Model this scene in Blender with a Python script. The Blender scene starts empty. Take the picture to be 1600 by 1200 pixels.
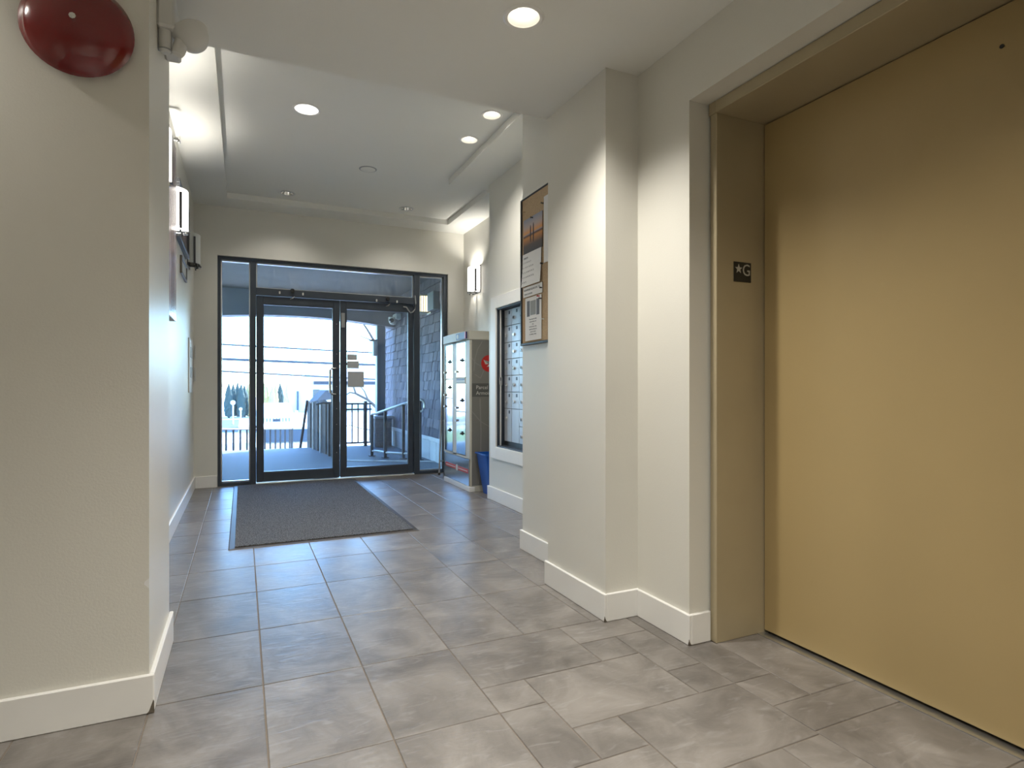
import bpy, bmesh, math, random
from mathutils import Vector, Matrix
R = random.Random(7)
PI = math.pi
sc = bpy.context.scene
COL = sc.collection

# ------------------------------------------------------------------ camera
cam = bpy.data.cameras.new('camera'); camo = bpy.data.objects.new('camera', cam); COL.objects.link(camo)
cam.sensor_width = 36.0
cam.lens = 918.7 / 1600 * 36.0
cam.shift_y = 6.7 / 1600
cam.clip_start = 0.05; cam.clip_end = 500
YAW = math.atan((800 - 378.6) / 918.7)
camo.location = (0, 0, 1.03)
camo.rotation_euler = (PI / 2, 0, -YAW)
sc.camera = camo

# ------------------------------------------------------------------ view, sky, sun
sc.view_settings.view_transform = 'Standard'
sc.view_settings.look = 'None'
sc.view_settings.exposure = 0.3
sc.view_settings.gamma = 1.0
sc.view_settings.use_curve_mapping = False
w = bpy.data.worlds.new('sky'); sc.world = w; w.use_nodes = True
nt = w.node_tree; nt.nodes.clear()
sky = nt.nodes.new('ShaderNodeTexSky'); sky.sky_type = 'NISHITA'; sky.sun_disc = False
sky.sun_elevation = math.radians(24); sky.sun_rotation = math.radians(60)
sky.air_density = 1.0; sky.dust_density = 0.6; sky.ozone_density = 2.2
bg = nt.nodes.new('ShaderNodeBackground'); bg.inputs['Strength'].default_value = 1.65
wo = nt.nodes.new('ShaderNodeOutputWorld')
wb = nt.nodes.new('ShaderNodeMix'); wb.data_type = 'RGBA'; wb.blend_type = 'MULTIPLY'; wb.inputs[0].default_value = 1.0; wb.inputs[7].default_value = (0.72, 1.0, 1.3, 1)  # indoor white balance
nt.links.new(sky.outputs[0], wb.inputs[6]); nt.links.new(wb.outputs[2], bg.inputs[0]); nt.links.new(bg.outputs[0], wo.inputs[0])
sun = bpy.data.lights.new('sun', 'SUN'); sun.energy = 17; sun.angle = math.radians(0.6); sun.color = (0.98, 0.96, 0.95)
suno = bpy.data.objects.new('sun', sun); COL.objects.link(suno)
suno.rotation_euler = Vector((-0.80, -0.42, -0.42)).to_track_quat('-Z', 'Y').to_euler()
suno.location = (20, 20, 20)
W_SPOT = 1.0      # common factor on all recessed lamps
WARM = (1.0, 0.955, 0.875)

# ------------------------------------------------------------------ materials
def hexlin(r, g, b):
    f = lambda c: ((c / 255) / 12.92) if c / 255 <= 0.04045 else (((c / 255) + 0.055) / 1.055) ** 2.4
    return (f(r), f(g), f(b), 1)
def mat(name, col, rough=0.5, metal=0.0, noise=0.0, nscale=6.0, bump=0.0, bscale=80.0, emit=None, estr=0.0, spec=0.5, coat=0.0, stretch=None):
    m = bpy.data.materials.new(name); m.use_nodes = True
    t = m.node_tree; p = t.nodes['Principled BSDF']
    col = tuple(col[:3]) + (1,)
    p.inputs['Base Color'].default_value = col
    p.inputs['Roughness'].default_value = rough
    p.inputs['Metallic'].default_value = metal
    p.inputs['Specular IOR Level'].default_value = spec
    p.inputs['Coat Weight'].default_value = coat
    tc = t.nodes.new('ShaderNodeNewGeometry')
    mp = t.nodes.new('ShaderNodeMapping'); t.links.new(tc.outputs['Position'], mp.inputs[0])
    if stretch: mp.inputs['Scale'].default_value = stretch
    n = t.nodes.new('ShaderNodeTexNoise'); n.inputs['Scale'].default_value = nscale; n.inputs['Detail'].default_value = 5
    t.links.new(mp.outputs[0], n.inputs['Vector'])
    mx = t.nodes.new('ShaderNodeMix'); mx.data_type = 'RGBA'
    k = noise if noise else 0.04
    mx.inputs[6].default_value = tuple(c * (1 - k) for c in col[:3]) + (1,)
    mx.inputs[7].default_value = tuple(min(1, c * (1 + k)) for c in col[:3]) + (1,)
    t.links.new(n.outputs[0], mx.inputs[0]); t.links.new(mx.outputs[2], p.inputs['Base Color'])
    if bump:
        n2 = t.nodes.new('ShaderNodeTexNoise'); n2.inputs['Scale'].default_value = bscale; n2.inputs['Detail'].default_value = 3
        t.links.new(mp.outputs[0], n2.inputs['Vector'])
        b = t.nodes.new('ShaderNodeBump'); b.inputs['Strength'].default_value = bump; b.inputs['Distance'].default_value = 0.01
        t.links.new(n2.outputs[0], b.inputs['Height']); t.links.new(b.outputs[0], p.inputs['Normal'])
    if emit:
        p.inputs['Emission Color'].default_value = tuple(emit[:3]) + (1,); p.inputs['Emission Strength'].default_value = estr
    return m

M = {}
M['paint'] = mat('wall_paint', (0.68, 0.665, 0.605), 0.38, noise=0.03, nscale=2.5, bump=0.05, bscale=140)
M['ceil'] = mat('ceiling_paint', (0.76, 0.755, 0.71), 0.75, noise=0.02, nscale=1.5, bump=0.04, bscale=120)
M['trim'] = mat('trim_paint', (0.79, 0.78, 0.75), 0.38, noise=0.03, nscale=9)
M['grout'] = mat('grout', (0.20, 0.165, 0.13), 0.85, noise=0.25, nscale=3)
M['elev'] = mat('elevator_paint', (0.435, 0.325, 0.155), 0.38, metal=0.15, noise=0.06, nscale=2.2, bump=0.02, bscale=200)
M['elevf'] = mat('elevator_frame_paint', (0.42, 0.355, 0.23), 0.36, metal=0.2, noise=0.06, nscale=6)
M['dark'] = mat('dark_anodised_aluminium', (0.055, 0.068, 0.088), 0.42, metal=0.3, noise=0.2, nscale=8)
M['black'] = mat('black_plastic', (0.012, 0.012, 0.012), 0.4)
M['chrome'] = mat('polished_chrome', (0.75, 0.75, 0.74), 0.12, metal=1.0)
M['alu'] = mat('brushed_aluminium', (0.62, 0.63, 0.64), 0.32, metal=0.9, noise=0.08, nscale=12)
M['steel'] = mat('mirror_steel', (0.66, 0.67, 0.68), 0.08, metal=1.0, noise=0.05, nscale=3, bump=0.18, bscale=2.6)
M['steel2'] = mat('satin_steel', (0.55, 0.56, 0.57), 0.22, metal=0.9, noise=0.08, nscale=4, bump=0.05, bscale=3)
M['lcream'] = mat('locker_cream_paint', (0.56, 0.54, 0.46), 0.4, noise=0.03)
M['lside'] = mat('locker_grey_vinyl', (0.20, 0.195, 0.175), 0.4, noise=0.06, nscale=3)
M['lside2'] = mat('locker_light_curve_print', (0.27, 0.262, 0.235), 0.4)
M['lband'] = mat('locker_dark_band_print', (0.10, 0.10, 0.092), 0.45)
M['ltext'] = mat('pale_print', (0.62, 0.60, 0.54), 0.5)
M['white'] = mat('white_paper', (0.78, 0.78, 0.77), 0.7, noise=0.02)
M['greyprint'] = mat('grey_print', (0.16, 0.17, 0.19), 0.7)
M['red'] = mat('red_print', (0.50, 0.025, 0.02), 0.4)
M['navy'] = mat('navy_print', (0.04, 0.04, 0.14), 0.4, noise=0.5, nscale=60)
M['bell'] = mat('red_bell_enamel', (0.16, 0.006, 0.008), 0.16, noise=0.12, nscale=7, coat=0.6)
M['bin'] = mat('blue_plastic', (0.008, 0.09, 0.42), 0.38, noise=0.06)
M['cork'] = mat('cork', (0.47, 0.345, 0.215), 0.9, noise=0.35, nscale=160, bump=0.3, bscale=300)
M['mbox'] = mat('mailbox_grey_enamel', (0.46, 0.49, 0.54), 0.33, metal=0.35, noise=0.04)
M['plate'] = mat('dark_number_plate', (0.06, 0.075, 0.11), 0.4)
M['rubber'] = mat('black_rubber', (0.05, 0.042, 0.036), 0.45)
M['plastic'] = mat('off_white_plastic', (0.62, 0.62, 0.60), 0.4)
M['gplastic'] = mat('grey_plastic', (0.30, 0.31, 0.31), 0.4)
M['opal'] = mat('opal_shade_unlit', (0.50, 0.52, 0.50), 0.35)
M['opal_on'] = mat('opal_shade_glowing', (0.9, 0.9, 0.88), 0.4, emit=(1, 0.95, 0.88), estr=2.4)
M['lens_on'] = mat('lens_glowing', (0.9, 0.9, 0.88), 0.4, emit=(1, 0.96, 0.88), estr=2.2)
M['bulb_on'] = mat('bulb_glowing', (0.9, 0.9, 0.88), 0.4, emit=(1, 0.92, 0.78), estr=5)
M['bulb_off'] = mat('frosted_bulb_unlit', (0.80, 0.80, 0.78), 0.2)
M['bracket'] = mat('dark_bronze_bracket', (0.05, 0.052, 0.055), 0.35, metal=0.5)
M['brown'] = mat('brown_frame', (0.10, 0.085, 0.065), 0.35, metal=0.3)
M['conc'] = mat('porch_concrete', (0.19, 0.205, 0.22), 0.75, noise=0.12, nscale=14, bump=0.2, bscale=60)
M['foundation'] = mat('foundation_panel', (0.60, 0.62, 0.64), 0.7, noise=0.06)
M['extwhite'] = mat('exterior_white_trim', (0.70, 0.71, 0.72), 0.55)
M['soffit'] = mat('porch_soffit', (0.15, 0.14, 0.135), 0.7, noise=0.1, nscale=4)
M['beam'] = mat('porch_beam_paint', (0.20, 0.22, 0.26), 0.6, noise=0.08)
M['rail'] = mat('black_iron_rail', (0.05, 0.058, 0.07), 0.5)
M['fence'] = mat('weathered_fence_plank', (0.065, 0.063, 0.068), 0.7, noise=0.45, nscale=7, stretch=(12, 12, 0.6), spec=0.1)
M['galv'] = mat('galvanised_rail', (0.72, 0.72, 0.72), 0.35, metal=0.6)
M['ground'] = mat('sunlit_pale_ground', (0.62, 0.60, 0.57), 0.9, noise=0.08)
M['asphalt'] = mat('asphalt', (0.085, 0.095, 0.11), 0.9, noise=0.2, nscale=2)
M['stone'] = mat('grey_ledge_stone', (0.30, 0.31, 0.33), 0.8, noise=0.3, nscale=20)
M['mortar'] = mat('mortar', (0.40, 0.41, 0.42), 0.9)
M['cedar_shade_tone'] = mat('shade_toned_foliage', (0.035, 0.062, 0.055), 0.9, noise=0.5, nscale=8)  # shade on the hedge painted into the foliage colour
M['cedar_sun_tone'] = mat('sun_toned_foliage', (0.42, 0.34, 0.15), 0.9, noise=0.5, nscale=8)  # same cedars with the sunlight painted into the foliage colour
M['bark'] = mat('grey_bark', (0.07, 0.065, 0.065), 0.9, noise=0.3)
M['wire'] = mat('wire', (0.05, 0.06, 0.07), 0.6)
M['siding'] = mat('pale_house_siding', (0.66, 0.65, 0.62), 0.8)
M['roof'] = mat('roof_shingle', (0.05, 0.055, 0.065), 0.9)
M['carpaint'] = mat('white_car_paint', (0.72, 0.72, 0.72), 0.3, coat=0.5)
M['carglass'] = mat('dark_car_glass', (0.06, 0.08, 0.10), 0.1)
M['signblack'] = mat('sign_black', (0.012, 0.012, 0.011), 0.35)
M['signgrey'] = mat('sign_letter_grey', (0.46, 0.45, 0.40), 0.4)
M['skin'] = mat('dark_silhouette_print', (0.03, 0.02, 0.03), 0.5)

def tile_mat():
    m = bpy.data.materials.new('slate_grey_porcelain'); m.use_nodes = True
    t = m.node_tree; p = t.nodes['Principled BSDF']; L = t.links.new; N = t.nodes.new
    g = N('ShaderNodeNewGeometry'); oi = N('ShaderNodeObjectInfo')
    off = N('ShaderNodeVectorMath'); off.operation = 'ADD'
    sca = N('ShaderNodeVectorMath'); sca.operation = 'SCALE'; sca.inputs['Scale'].default_value = 30
    cmb = N('ShaderNodeCombineXYZ'); L(oi.outputs['Random'], cmb.inputs[0]); L(oi.outputs['Random'], cmb.inputs[1])
    L(cmb.outputs[0], sca.inputs[0]); L(g.outputs['Position'], off.inputs[0]); L(sca.outputs[0], off.inputs[1])
    n1 = N('ShaderNodeTexNoise'); n1.inputs['Scale'].default_value = 4.2; n1.inputs['Detail'].default_value = 7; n1.inputs['Roughness'].default_value = 0.62; n1.inputs['Distortion'].default_value = 0.8
    L(off.outputs[0], n1.inputs['Vector'])
    r1 = N('ShaderNodeValToRGB'); e = r1.color_ramp.elements
    e[0].position = 0.30; e[0].color = (0.108, 0.097, 0.088, 1); e[1].position = 0.74; e[1].color = (0.265, 0.243, 0.222, 1)
    x = e.new(0.5); x.color = (0.176, 0.160, 0.145, 1)
    L(n1.outputs[0], r1.inputs[0])
    # thin slate-like streaks
    mp = N('ShaderNodeMapping'); mp.inputs['Scale'].default_value = (5, 16, 1); mp.inputs['Rotation'].default_value = (0, 0, 0.5); L(off.outputs[0], mp.inputs[0])
    n2 = N('ShaderNodeTexNoise'); n2.inputs['Scale'].default_value = 1.6; n2.inputs['Detail'].default_value = 9; n2.inputs['Distortion'].default_value = 1.6; L(mp.outputs[0], n2.inputs['Vector'])
    r2 = N('ShaderNodeValToRGB'); r2.color_ramp.elements[0].position = 0.56; r2.color_ramp.elements[0].color = (0, 0, 0, 1); r2.color_ramp.elements[1].position = 0.72; r2.color_ramp.elements[1].color = (1, 1, 1, 1)
    L(n2.outputs[0], r2.inputs[0])
    mx = N('ShaderNodeMix'); mx.data_type = 'RGBA'; mx.inputs[7].default_value = (0.34, 0.33, 0.32, 1)
    ml = N('ShaderNodeMath'); ml.operation = 'MULTIPLY'; ml.inputs[1].default_value = 0.32; L(r2.outputs[0], ml.inputs[0]); L(ml.outputs[0], mx.inputs[0]); L(r1.outputs[0], mx.inputs[6])
    # per tile tone
    hv = N('ShaderNodeHueSaturation'); mr = N('ShaderNodeMapRange'); mr.inputs[3].default_value = 0.90; mr.inputs[4].default_value = 1.10
    L(oi.outputs['Random'], mr.inputs[0]); L(mr.outputs[0], hv.inputs['Value']); L(mx.outputs[2], hv.inputs['Color']); L(hv.outputs[0], p.inputs['Base Color'])
    rr = N('ShaderNodeMapRange'); rr.inputs[3].default_value = 0.26; rr.inputs[4].default_value = 0.46; L(n1.outputs[0], rr.inputs[0]); L(rr.outputs[0], p.inputs['Roughness'])
    b = N('ShaderNodeBump'); b.inputs['Strength'].default_value = 0.22; b.inputs['Distance'].default_value = 0.006; L(n2.outputs[0], b.inputs['Height']); L(b.outputs[0], p.inputs['Normal'])
    return m
M['tile'] = tile_mat()

def carpet_mat():
    m = mat('charcoal_carpet_pile', (0.06, 0.06, 0.065), 0.95, bump=0.8, bscale=420)
    t = m.node_tree; p = t.nodes['Principled BSDF']; g = t.nodes.new('ShaderNodeNewGeometry')
    n = t.nodes.new('ShaderNodeTexNoise'); n.inputs['Scale'].default_value = 150; n.inputs['Detail'].default_value = 2; t.links.new(g.outputs['Position'], n.inputs['Vector'])
    r = t.nodes.new('ShaderNodeValToRGB'); r.color_ramp.elements[0].position = 0.40; r.color_ramp.elements[0].color = (0.04, 0.042, 0.047, 1); r.color_ramp.elements[1].position = 0.66; r.color_ramp.elements[1].color = (0.23, 0.24, 0.26, 1)
    t.links.new(n.outputs[0], r.inputs[0]); t.links.new(r.outputs[0], p.inputs['Base Color'])
    return m
M['carpet'] = carpet_mat()

def glass_mat(name, dirt=0.06, tint=(0.93, 0.96, 0.98, 1)):
    m = bpy.data.materials.new(name); m.use_nodes = True
    t = m.node_tree; t.nodes.clear(); N = t.nodes.new; L = t.links.new
    o = N('ShaderNodeOutputMaterial'); tr = N('ShaderNodeBsdfTransparent'); tr.inputs[0].default_value = tint
    gl = N('ShaderNodeBsdfGlossy'); gl.inputs['Roughness'].default_value = 0.01
    fr = N('ShaderNodeFresnel'); fr.inputs[0].default_value = 1.45
    m1 = N('ShaderNodeMixShader'); L(fr.outputs[0], m1.inputs[0]); L(tr.outputs[0], m1.inputs[1]); L(gl.outputs[0], m1.inputs[2])
    df = N('ShaderNodeBsdfDiffuse'); df.inputs[0].default_value = (0.7, 0.75, 0.8, 1)
    g = N('ShaderNodeNewGeometry'); mp = N('ShaderNodeMapping'); mp.inputs['Scale'].default_value = (5, 5, 1.6); L(g.outputs['Position'], mp.inputs[0])
    n = N('ShaderNodeTexNoise'); n.inputs['Scale'].default_value = 2.2; n.inputs['Detail'].default_value = 7; n.inputs['Distortion'].default_value = 1.2; L(mp.outputs[0], n.inputs['Vector'])
    mr = N('ShaderNodeMapRange'); mr.inputs[1].default_value = 0.35; mr.inputs[2].default_value = 0.8; mr.inputs[3].default_value = dirt * 0.3; mr.inputs[4].default_value = dirt * 2.2; L(n.outputs[0], mr.inputs[0])
    m2 = N('ShaderNodeMixShader'); L(mr.outputs[0], m2.inputs[0]); L(m1.outputs[0], m2.inputs[1]); L(df.outputs[0], m2.inputs[2]); L(m2.outputs[0], o.inputs[0])
    return m
M['glass'] = glass_mat('door_glass', 0.035)
M['glass_dirty'] = glass_mat('smeared_transom_glass', 0.12)

def ramp_mat(name, axis, z0, z1, stops, rough=0.4):
    m = bpy.data.materials.new(name); m.use_nodes = True
    t = m.node_tree; p = t.nodes['Principled BSDF']; p.inputs['Roughness'].default_value = rough
    g = t.nodes.new('ShaderNodeNewGeometry'); s = t.nodes.new('ShaderNodeSeparateXYZ'); t.links.new(g.outputs['Position'], s.inputs[0])
    mr = t.nodes.new('ShaderNodeMapRange'); mr.inputs[1].default_value = z0; mr.inputs[2].default_value = z1; t.links.new(s.outputs[axis], mr.inputs[0])
    r = t.nodes.new('ShaderNodeValToRGB'); e = r.color_ramp.elements
    e[0].position = stops[0][0]; e[0].color = stops[0][1]; e[1].position = stops[-1][0]; e[1].color = stops[-1][1]
    for pos, c in stops[1:-1]:
        x = e.new(pos); x.color = c
    t.links.new(mr.outputs[0], r.inputs[0]); t.links.new(r.outputs[0], p.inputs['Base Color'])
    return m
# the calendar's printed picture: a sunset over water
M['sunset'] = ramp_mat('sunset_print', 2, 1.872, 2.086, [(0, hexlin(70, 72, 78)), (0.22, hexlin(90, 80, 78)), (0.44, hexlin(205, 140, 70)), (0.50, hexlin(70, 62, 70)), (0.54, hexlin(180, 160, 160)), (0.58, hexlin(225, 160, 90)), (0.75, hexlin(190, 175, 170)), (1, hexlin(140, 150, 175))])
# the artwork on the left wall: mauve and brown brushed bands
def art_mat():
    m = bpy.data.materials.new('brushed_artwork'); m.use_nodes = True
    t = m.node_tree; p = t.nodes['Principled BSDF']; p.inputs['Roughness'].default_value = 0.22
    g = t.nodes.new('ShaderNodeNewGeometry'); mp = t.nodes.new('ShaderNodeMapping'); mp.inputs['Scale'].default_value = (1, 14, 0.9); t.links.new(g.outputs['Position'], mp.inputs[0])
    n = t.nodes.new('ShaderNodeTexNoise'); n.inputs['Scale'].default_value = 1.5; n.inputs['Detail'].default_value = 6; t.links.new(mp.outputs[0], n.inputs['Vector'])
    r = t.nodes.new('ShaderNodeValToRGB'); e = r.color_ramp.elements
    e[0].position = 0.3; e[0].color = hexlin(95, 80, 85); e[1].position = 0.7; e[1].color = hexlin(185, 178, 182); x = e.new(0.5); x.color = hexlin(140, 122, 125)
    t.links.new(n.outputs[0], r.inputs[0]); t.links.new(r.outputs[0], p.inputs['Base Color'])
    return m
M['art'] = art_mat()
M['shingles'] = []
for i, c in enumerate([(0.135, 0.11, 0.14), (0.17, 0.145, 0.175), (0.095, 0.085, 0.11), (0.21, 0.18, 0.21)]):
    M['shingles'].append(mat('cedar_shingle_' + 'abcd'[i], c, 0.8, noise=0.45, nscale=4, stretch=(16, 16, 0.7)))

# ------------------------------------------------------------------ builders (world coordinates)
def bm_new(): return bmesh.new()
def box(bm, x0, x1, y0, y1, z0, z1, bev=0.0):
    if x0 > x1: x0, x1 = x1, x0
    if y0 > y1: y0, y1 = y1, y0
    if z0 > z1: z0, z1 = z1, z0
    r = bmesh.ops.create_cube(bm, size=1, matrix=Matrix.Translation(((x0 + x1) / 2, (y0 + y1) / 2, (z0 + z1) / 2)) @ Matrix.Diagonal((x1 - x0, y1 - y0, z1 - z0, 1)))
    if bev:
        es = list({e for v in r['verts'] for e in v.link_edges})
        bmesh.ops.bevel(bm, geom=es, offset=min(bev, min(x1 - x0, y1 - y0, z1 - z0) * 0.45), segments=1, affect='EDGES', profile=0.6)
    return bm
def tube(bm, pts, r, seg=8, caps=True):
    pts = [Vector(p) for p in pts]; rings = []
    for i, p in enumerate(pts):
        d = (pts[min(i + 1, len(pts) - 1)] - pts[max(i - 1, 0)]).normalized()
        up = Vector((0, 0, 1)) if abs(d.z) < 0.95 else Vector((1, 0, 0))
        a = d.cross(up).normalized(); b = d.cross(a).normalized()
        rr = r[i] if isinstance(r, (list, tuple)) else r
        rings.append([bm.verts.new(p + a * math.cos(2 * PI * k / seg) * rr + b * math.sin(2 * PI * k / seg) * rr) for k in range(seg)])
    for i in range(len(rings) - 1):
        for k in range(seg):
            bm.faces.new((rings[i][k], rings[i][(k + 1) % seg], rings[i + 1][(k + 1) % seg], rings[i + 1][k]))
    if caps:
        bm.faces.new(rings[0][::-1]); bm.faces.new(rings[-1])
    return bm
def lathe(bm, prof, c=(0, 0, 0), axis='z', seg=24):
    """prof: (radius, height) pairs along axis"""
    rings = []
    for (r, h) in prof:
        ring = []
        if r < 1e-6:
            v = {'z': (0, 0, h), 'x': (h, 0, 0), 'y': (0, h, 0)}[axis]
            ring = [bm.verts.new(Vector(c) + Vector(v))]
        else:
            for k in range(seg):
                a = 2 * PI * k / seg; p, q = r * math.cos(a), r * math.sin(a)
                v = {'z': (p, q, h), 'x': (h, p, q), 'y': (p, h, q)}[axis]
                ring.append(bm.verts.new(Vector(c) + Vector(v)))
        rings.append(ring)
    for i in range(len(rings) - 1):
        A, B = rings[i], rings[i + 1]
        for k in range(seg):
            a0, a1 = A[k % len(A)], A[(k + 1) % len(A)]; b0, b1 = B[k % len(B)], B[(k + 1) % len(B)]
            f = [a0]
            for v in (a1, b1, b0):
                if v not in f: f.append(v)
            if len(f) > 2:
                try: bm.faces.new(f)
                except ValueError: pass
    return bm
def prism(bm, pts, thick):
    """pts: coplanar 3D outline, thick: extrusion vector"""
    t = Vector(thick)
    a = [bm.verts.new(Vector(p)) for p in pts]; b = [bm.verts.new(Vector(p) + t) for p in pts]
    n = len(pts)
    bm.faces.new(a[::-1]); bm.faces.new(b)
    for i in range(n): bm.faces.new((a[i], a[(i + 1) % n], b[(i + 1) % n], b[i]))
    return bm
def wloc(o):
    v = Vector(o.location); p = o.parent
    while p: v += Vector(p.location); p = p.parent
    return v
def build(name, bm, m, parent=None, smooth=False, kind=None, label=None):
    bmesh.ops.recalc_face_normals(bm, faces=bm.faces)
    xs = [v.co.x for v in bm.verts]; ys = [v.co.y for v in bm.verts]; zs = [v.co.z for v in bm.verts]
    base = Vector(((min(xs) + max(xs)) / 2, (min(ys) + max(ys)) / 2, min(zs)))
    for v in bm.verts: v.co -= base
    if smooth:
        for f in bm.faces: f.smooth = True
        for e in bm.edges:
            if len(e.link_faces) == 2 and e.calc_face_angle(0) > 0.6: e.smooth = False
    me = bpy.data.meshes.new(name); bm.to_mesh(me); bm.free()
    if isinstance(m, (list, tuple)):
        for q in m: me.materials.append(q)
    else: me.materials.append(m)
    o = bpy.data.objects.new(name, me); COL.objects.link(o)
    o.location = base - (wloc(parent) if parent else Vector((0, 0, 0)))
    if parent: o.parent = parent
    if kind: o['kind'] = kind
    if label: o['label'] = label
    return o
def empty(name, loc, label, cat, group=None):
    o = bpy.data.objects.new(name, None); COL.objects.link(o); o.location = loc; o.empty_display_size = 0.1
    tag(o, label, cat, group); return o
def tag(o, label, cat, group=None):
    o['label'] = label; o['category'] = cat
    if group: o['group'] = group
    return o
def struct(name, bm, m, **k): return build(name, bm, m, kind='structure', **k)
def B(*a, bev=0.0): return box(bm_new(), *a, bev=bev)
def text(name, s, size, origin, xdir, ydir, m, parent, ext=0.0006, align='LEFT', label=None, sx=1.0):
    cu = bpy.data.curves.new(name, 'FONT'); cu.body = s; cu.size = size; cu.extrude = ext; cu.align_x = align; cu.resolution_u = 3
    tmp = bpy.data.objects.new('tmp_text', cu); COL.objects.link(tmp)
    bpy.context.view_layer.update()
    me = bpy.data.meshes.new_from_object(tmp.evaluated_get(bpy.context.evaluated_depsgraph_get()))
    bpy.data.objects.remove(tmp); bpy.data.curves.remove(cu)
    X = Vector(xdir).normalized(); Y = Vector(ydir).normalized(); Z = X.cross(Y)
    mt = Matrix(((X.x * sx, Y.x, Z.x, origin[0]), (X.y * sx, Y.y, Z.y, origin[1]), (X.z * sx, Y.z, Z.z, origin[2]), (0, 0, 0, 1)))
    bm = bm_new(); bm.from_mesh(me); bpy.data.meshes.remove(me); bmesh.ops.transform(bm, matrix=mt, verts=bm.verts)
    return build(name, bm, m, parent, label=label)

# ------------------------------------------------------------------ dimensions
ZB, ZT, ZL = 2.93, 2.987, 2.452      # hall ceiling border, hall tray, low ceiling
XL, XN = -0.455, -0.27               # hall left wall, near left block face
YF = 2.185                           # near left wall front face
YP = 2.75                            # end of low ceiling / portal
XA, XB, XM, XR = 1.637, 1.463, 2.10, 2.484
YD = 6.845                           # door wall face
TOP = 3.5

# ------------------------------------------------------------------ floor
fb = bm_new(); box(fb, -2.4, 2.7, -2.6, 7.02, -0.12, -0.003)
floor = struct('floor', fb, M['grout'])
tile_cache = {}
def tile(x0, x1, y0, y1):
    g = 0.0022
    wdt, dep = round(x1 - x0 - 2 * g, 3), round(y1 - y0 - 2 * g, 3)
    key = (wdt, dep)
    if key not in tile_cache:
        bm = bm_new(); h = 0.006; b = 0.0015
        v = [bm.verts.new(p) for p in [(-wdt/2, -dep/2, 0), (wdt/2, -dep/2, 0), (wdt/2, dep/2, 0), (-wdt/2, dep/2, 0),
             (-wdt/2, -dep/2, h - b), (wdt/2, -dep/2, h - b), (wdt/2, dep/2, h - b), (-wdt/2, dep/2, h - b),
             (-wdt/2 + b, -dep/2 + b, h), (wdt/2 - b, -dep/2 + b, h), (wdt/2 - b, dep/2 - b, h), (-wdt/2 + b, dep/2 - b, h)]]
        for i in range(4):
            j = (i + 1) % 4
            bm.faces.new((v[i], v[j], v[4 + j], v[4 + i])); bm.faces.new((v[4 + i], v[4 + j], v[8 + j], v[8 + i]))
        bm.faces.new(v[8:12]); bm.faces.new(v[0:4][::-1])
        me = bpy.data.meshes.new('floor_tile'); bm.to_mesh(me); bm.free(); me.materials.append(M['tile']); tile_cache[key] = me
    o = bpy.data.objects.new('floor_tile', tile_cache[key]); COL.objects.link(o); o.parent = floor
    o.location = Vector(((x0 + x1) / 2, (y0 + y1) / 2, -0.006 + R.uniform(-0.0003, 0.0003))) - floor.location
    return o
gx = [-0.272, 0.066, 0.404, 0.741, 1.073, 1.404, 1.725, 2.05, 2.38, 2.484]
gy = [2.216, 2.73, 3.245, 3.715, 4.18, 4.67, 5.12, 5.58, 6.05, 6.52, 6.99]
colsL = [-0.455] + gx
for j in range(len(gy) - 1):
    y0, y1 = gy[j], gy[j + 1]
    for i in range(len(colsL) - 1):
        x0, x1 = colsL[i], colsL[i + 1]
        if x0 < -0.3 and y1 < YP + 0.02: continue
        if y1 <= 2.75 and x0 >= 1.4: continue
        if y0 < 3.2 and x0 > 1.6: continue
        if y1 <= 5.05 and x0 > 2.1: continue
        tile(x0, min(x1, XR), y0, min(y1, 6.99))
tile(1.404, 1.463, 2.216, 2.73)
# columns left of the mixed pattern, towards the camera
gyn = [-0.34, 0.17, 0.685, 1.198, 1.711, 2.216]
for j in range(len(gyn) - 1):
    for (x0, x1) in [(-1.96, -1.622), (-1.622, -1.285), (-1.285, -0.947), (-0.947, -0.61), (-0.61, -0.272), (-0.272, 0.066), (0.066, 0.404), (0.404, 0.741)]:
        tile(x0, x1, gyn[j], gyn[j + 1])
# mixed modular pattern in front of the elevator
V = [(0.741, 1.236, 1.876, 2.216), (1.236, 1.565, 2.04, 2.216), (1.236, 1.405, 1.876, 2.04), (1.405, 1.565, 1.71, 2.04),
     (0.907, 1.405, 1.543, 1.876), (0.741, 0.907, 1.71, 1.876), (1.405, 1.565, 1.543, 1.71), (1.565, 1.74, 1.543, 2.216),
     (1.565, 1.74, 1.38, 1.543), (1.74, 2.0, 1.38, 1.83), (0.741, 0.907, 1.38, 1.71), (0.907, 1.072, 1.38, 1.543),
     (1.072, 1.565, 1.21, 1.543), (1.565, 2.0, 1.226, 1.38), (0.741, 1.072, 1.21, 1.38), (1.565, 2.0, 0.89, 1.226),
     (0.741, 0.907, 1.04, 1.21), (0.907, 1.405, 0.87, 1.21), (1.405, 1.565, 1.04, 1.21), (1.405, 1.565, 0.70, 1.04), (0.741, 0.907, 0.70, 1.04),
     (1.565, 2.0, 0.70, 0.89), (0.907, 1.405, 0.53, 0.87), (0.741, 0.907, 0.53, 0.70), (1.405, 1.637, 0.53, 0.70)]
for a in V: tile(*a)
for j, (y0, y1) in enumerate([(-0.34, -0.02), (-0.02, 0.30), (0.30, 0.53)]):
    for x0, x1 in [(0.741, 1.072), (1.072, 1.405), (1.405, 1.637)]: tile(x0, x1, y0, y1)
# the rest of the floor behind the camera
sb = bm_new(); y = -2.4
while y < -0.35:
    for i in range(11): box(sb, -2.2 + i * 0.338 + 0.002, -2.2 + (i + 1) * 0.338 - 0.002, y + 0.002, min(y + 0.41, -0.342), -0.006, 0.0)
    y += 0.412
build('floor_tiles_behind', sb, M['tile'], floor, kind='stuff')

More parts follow.
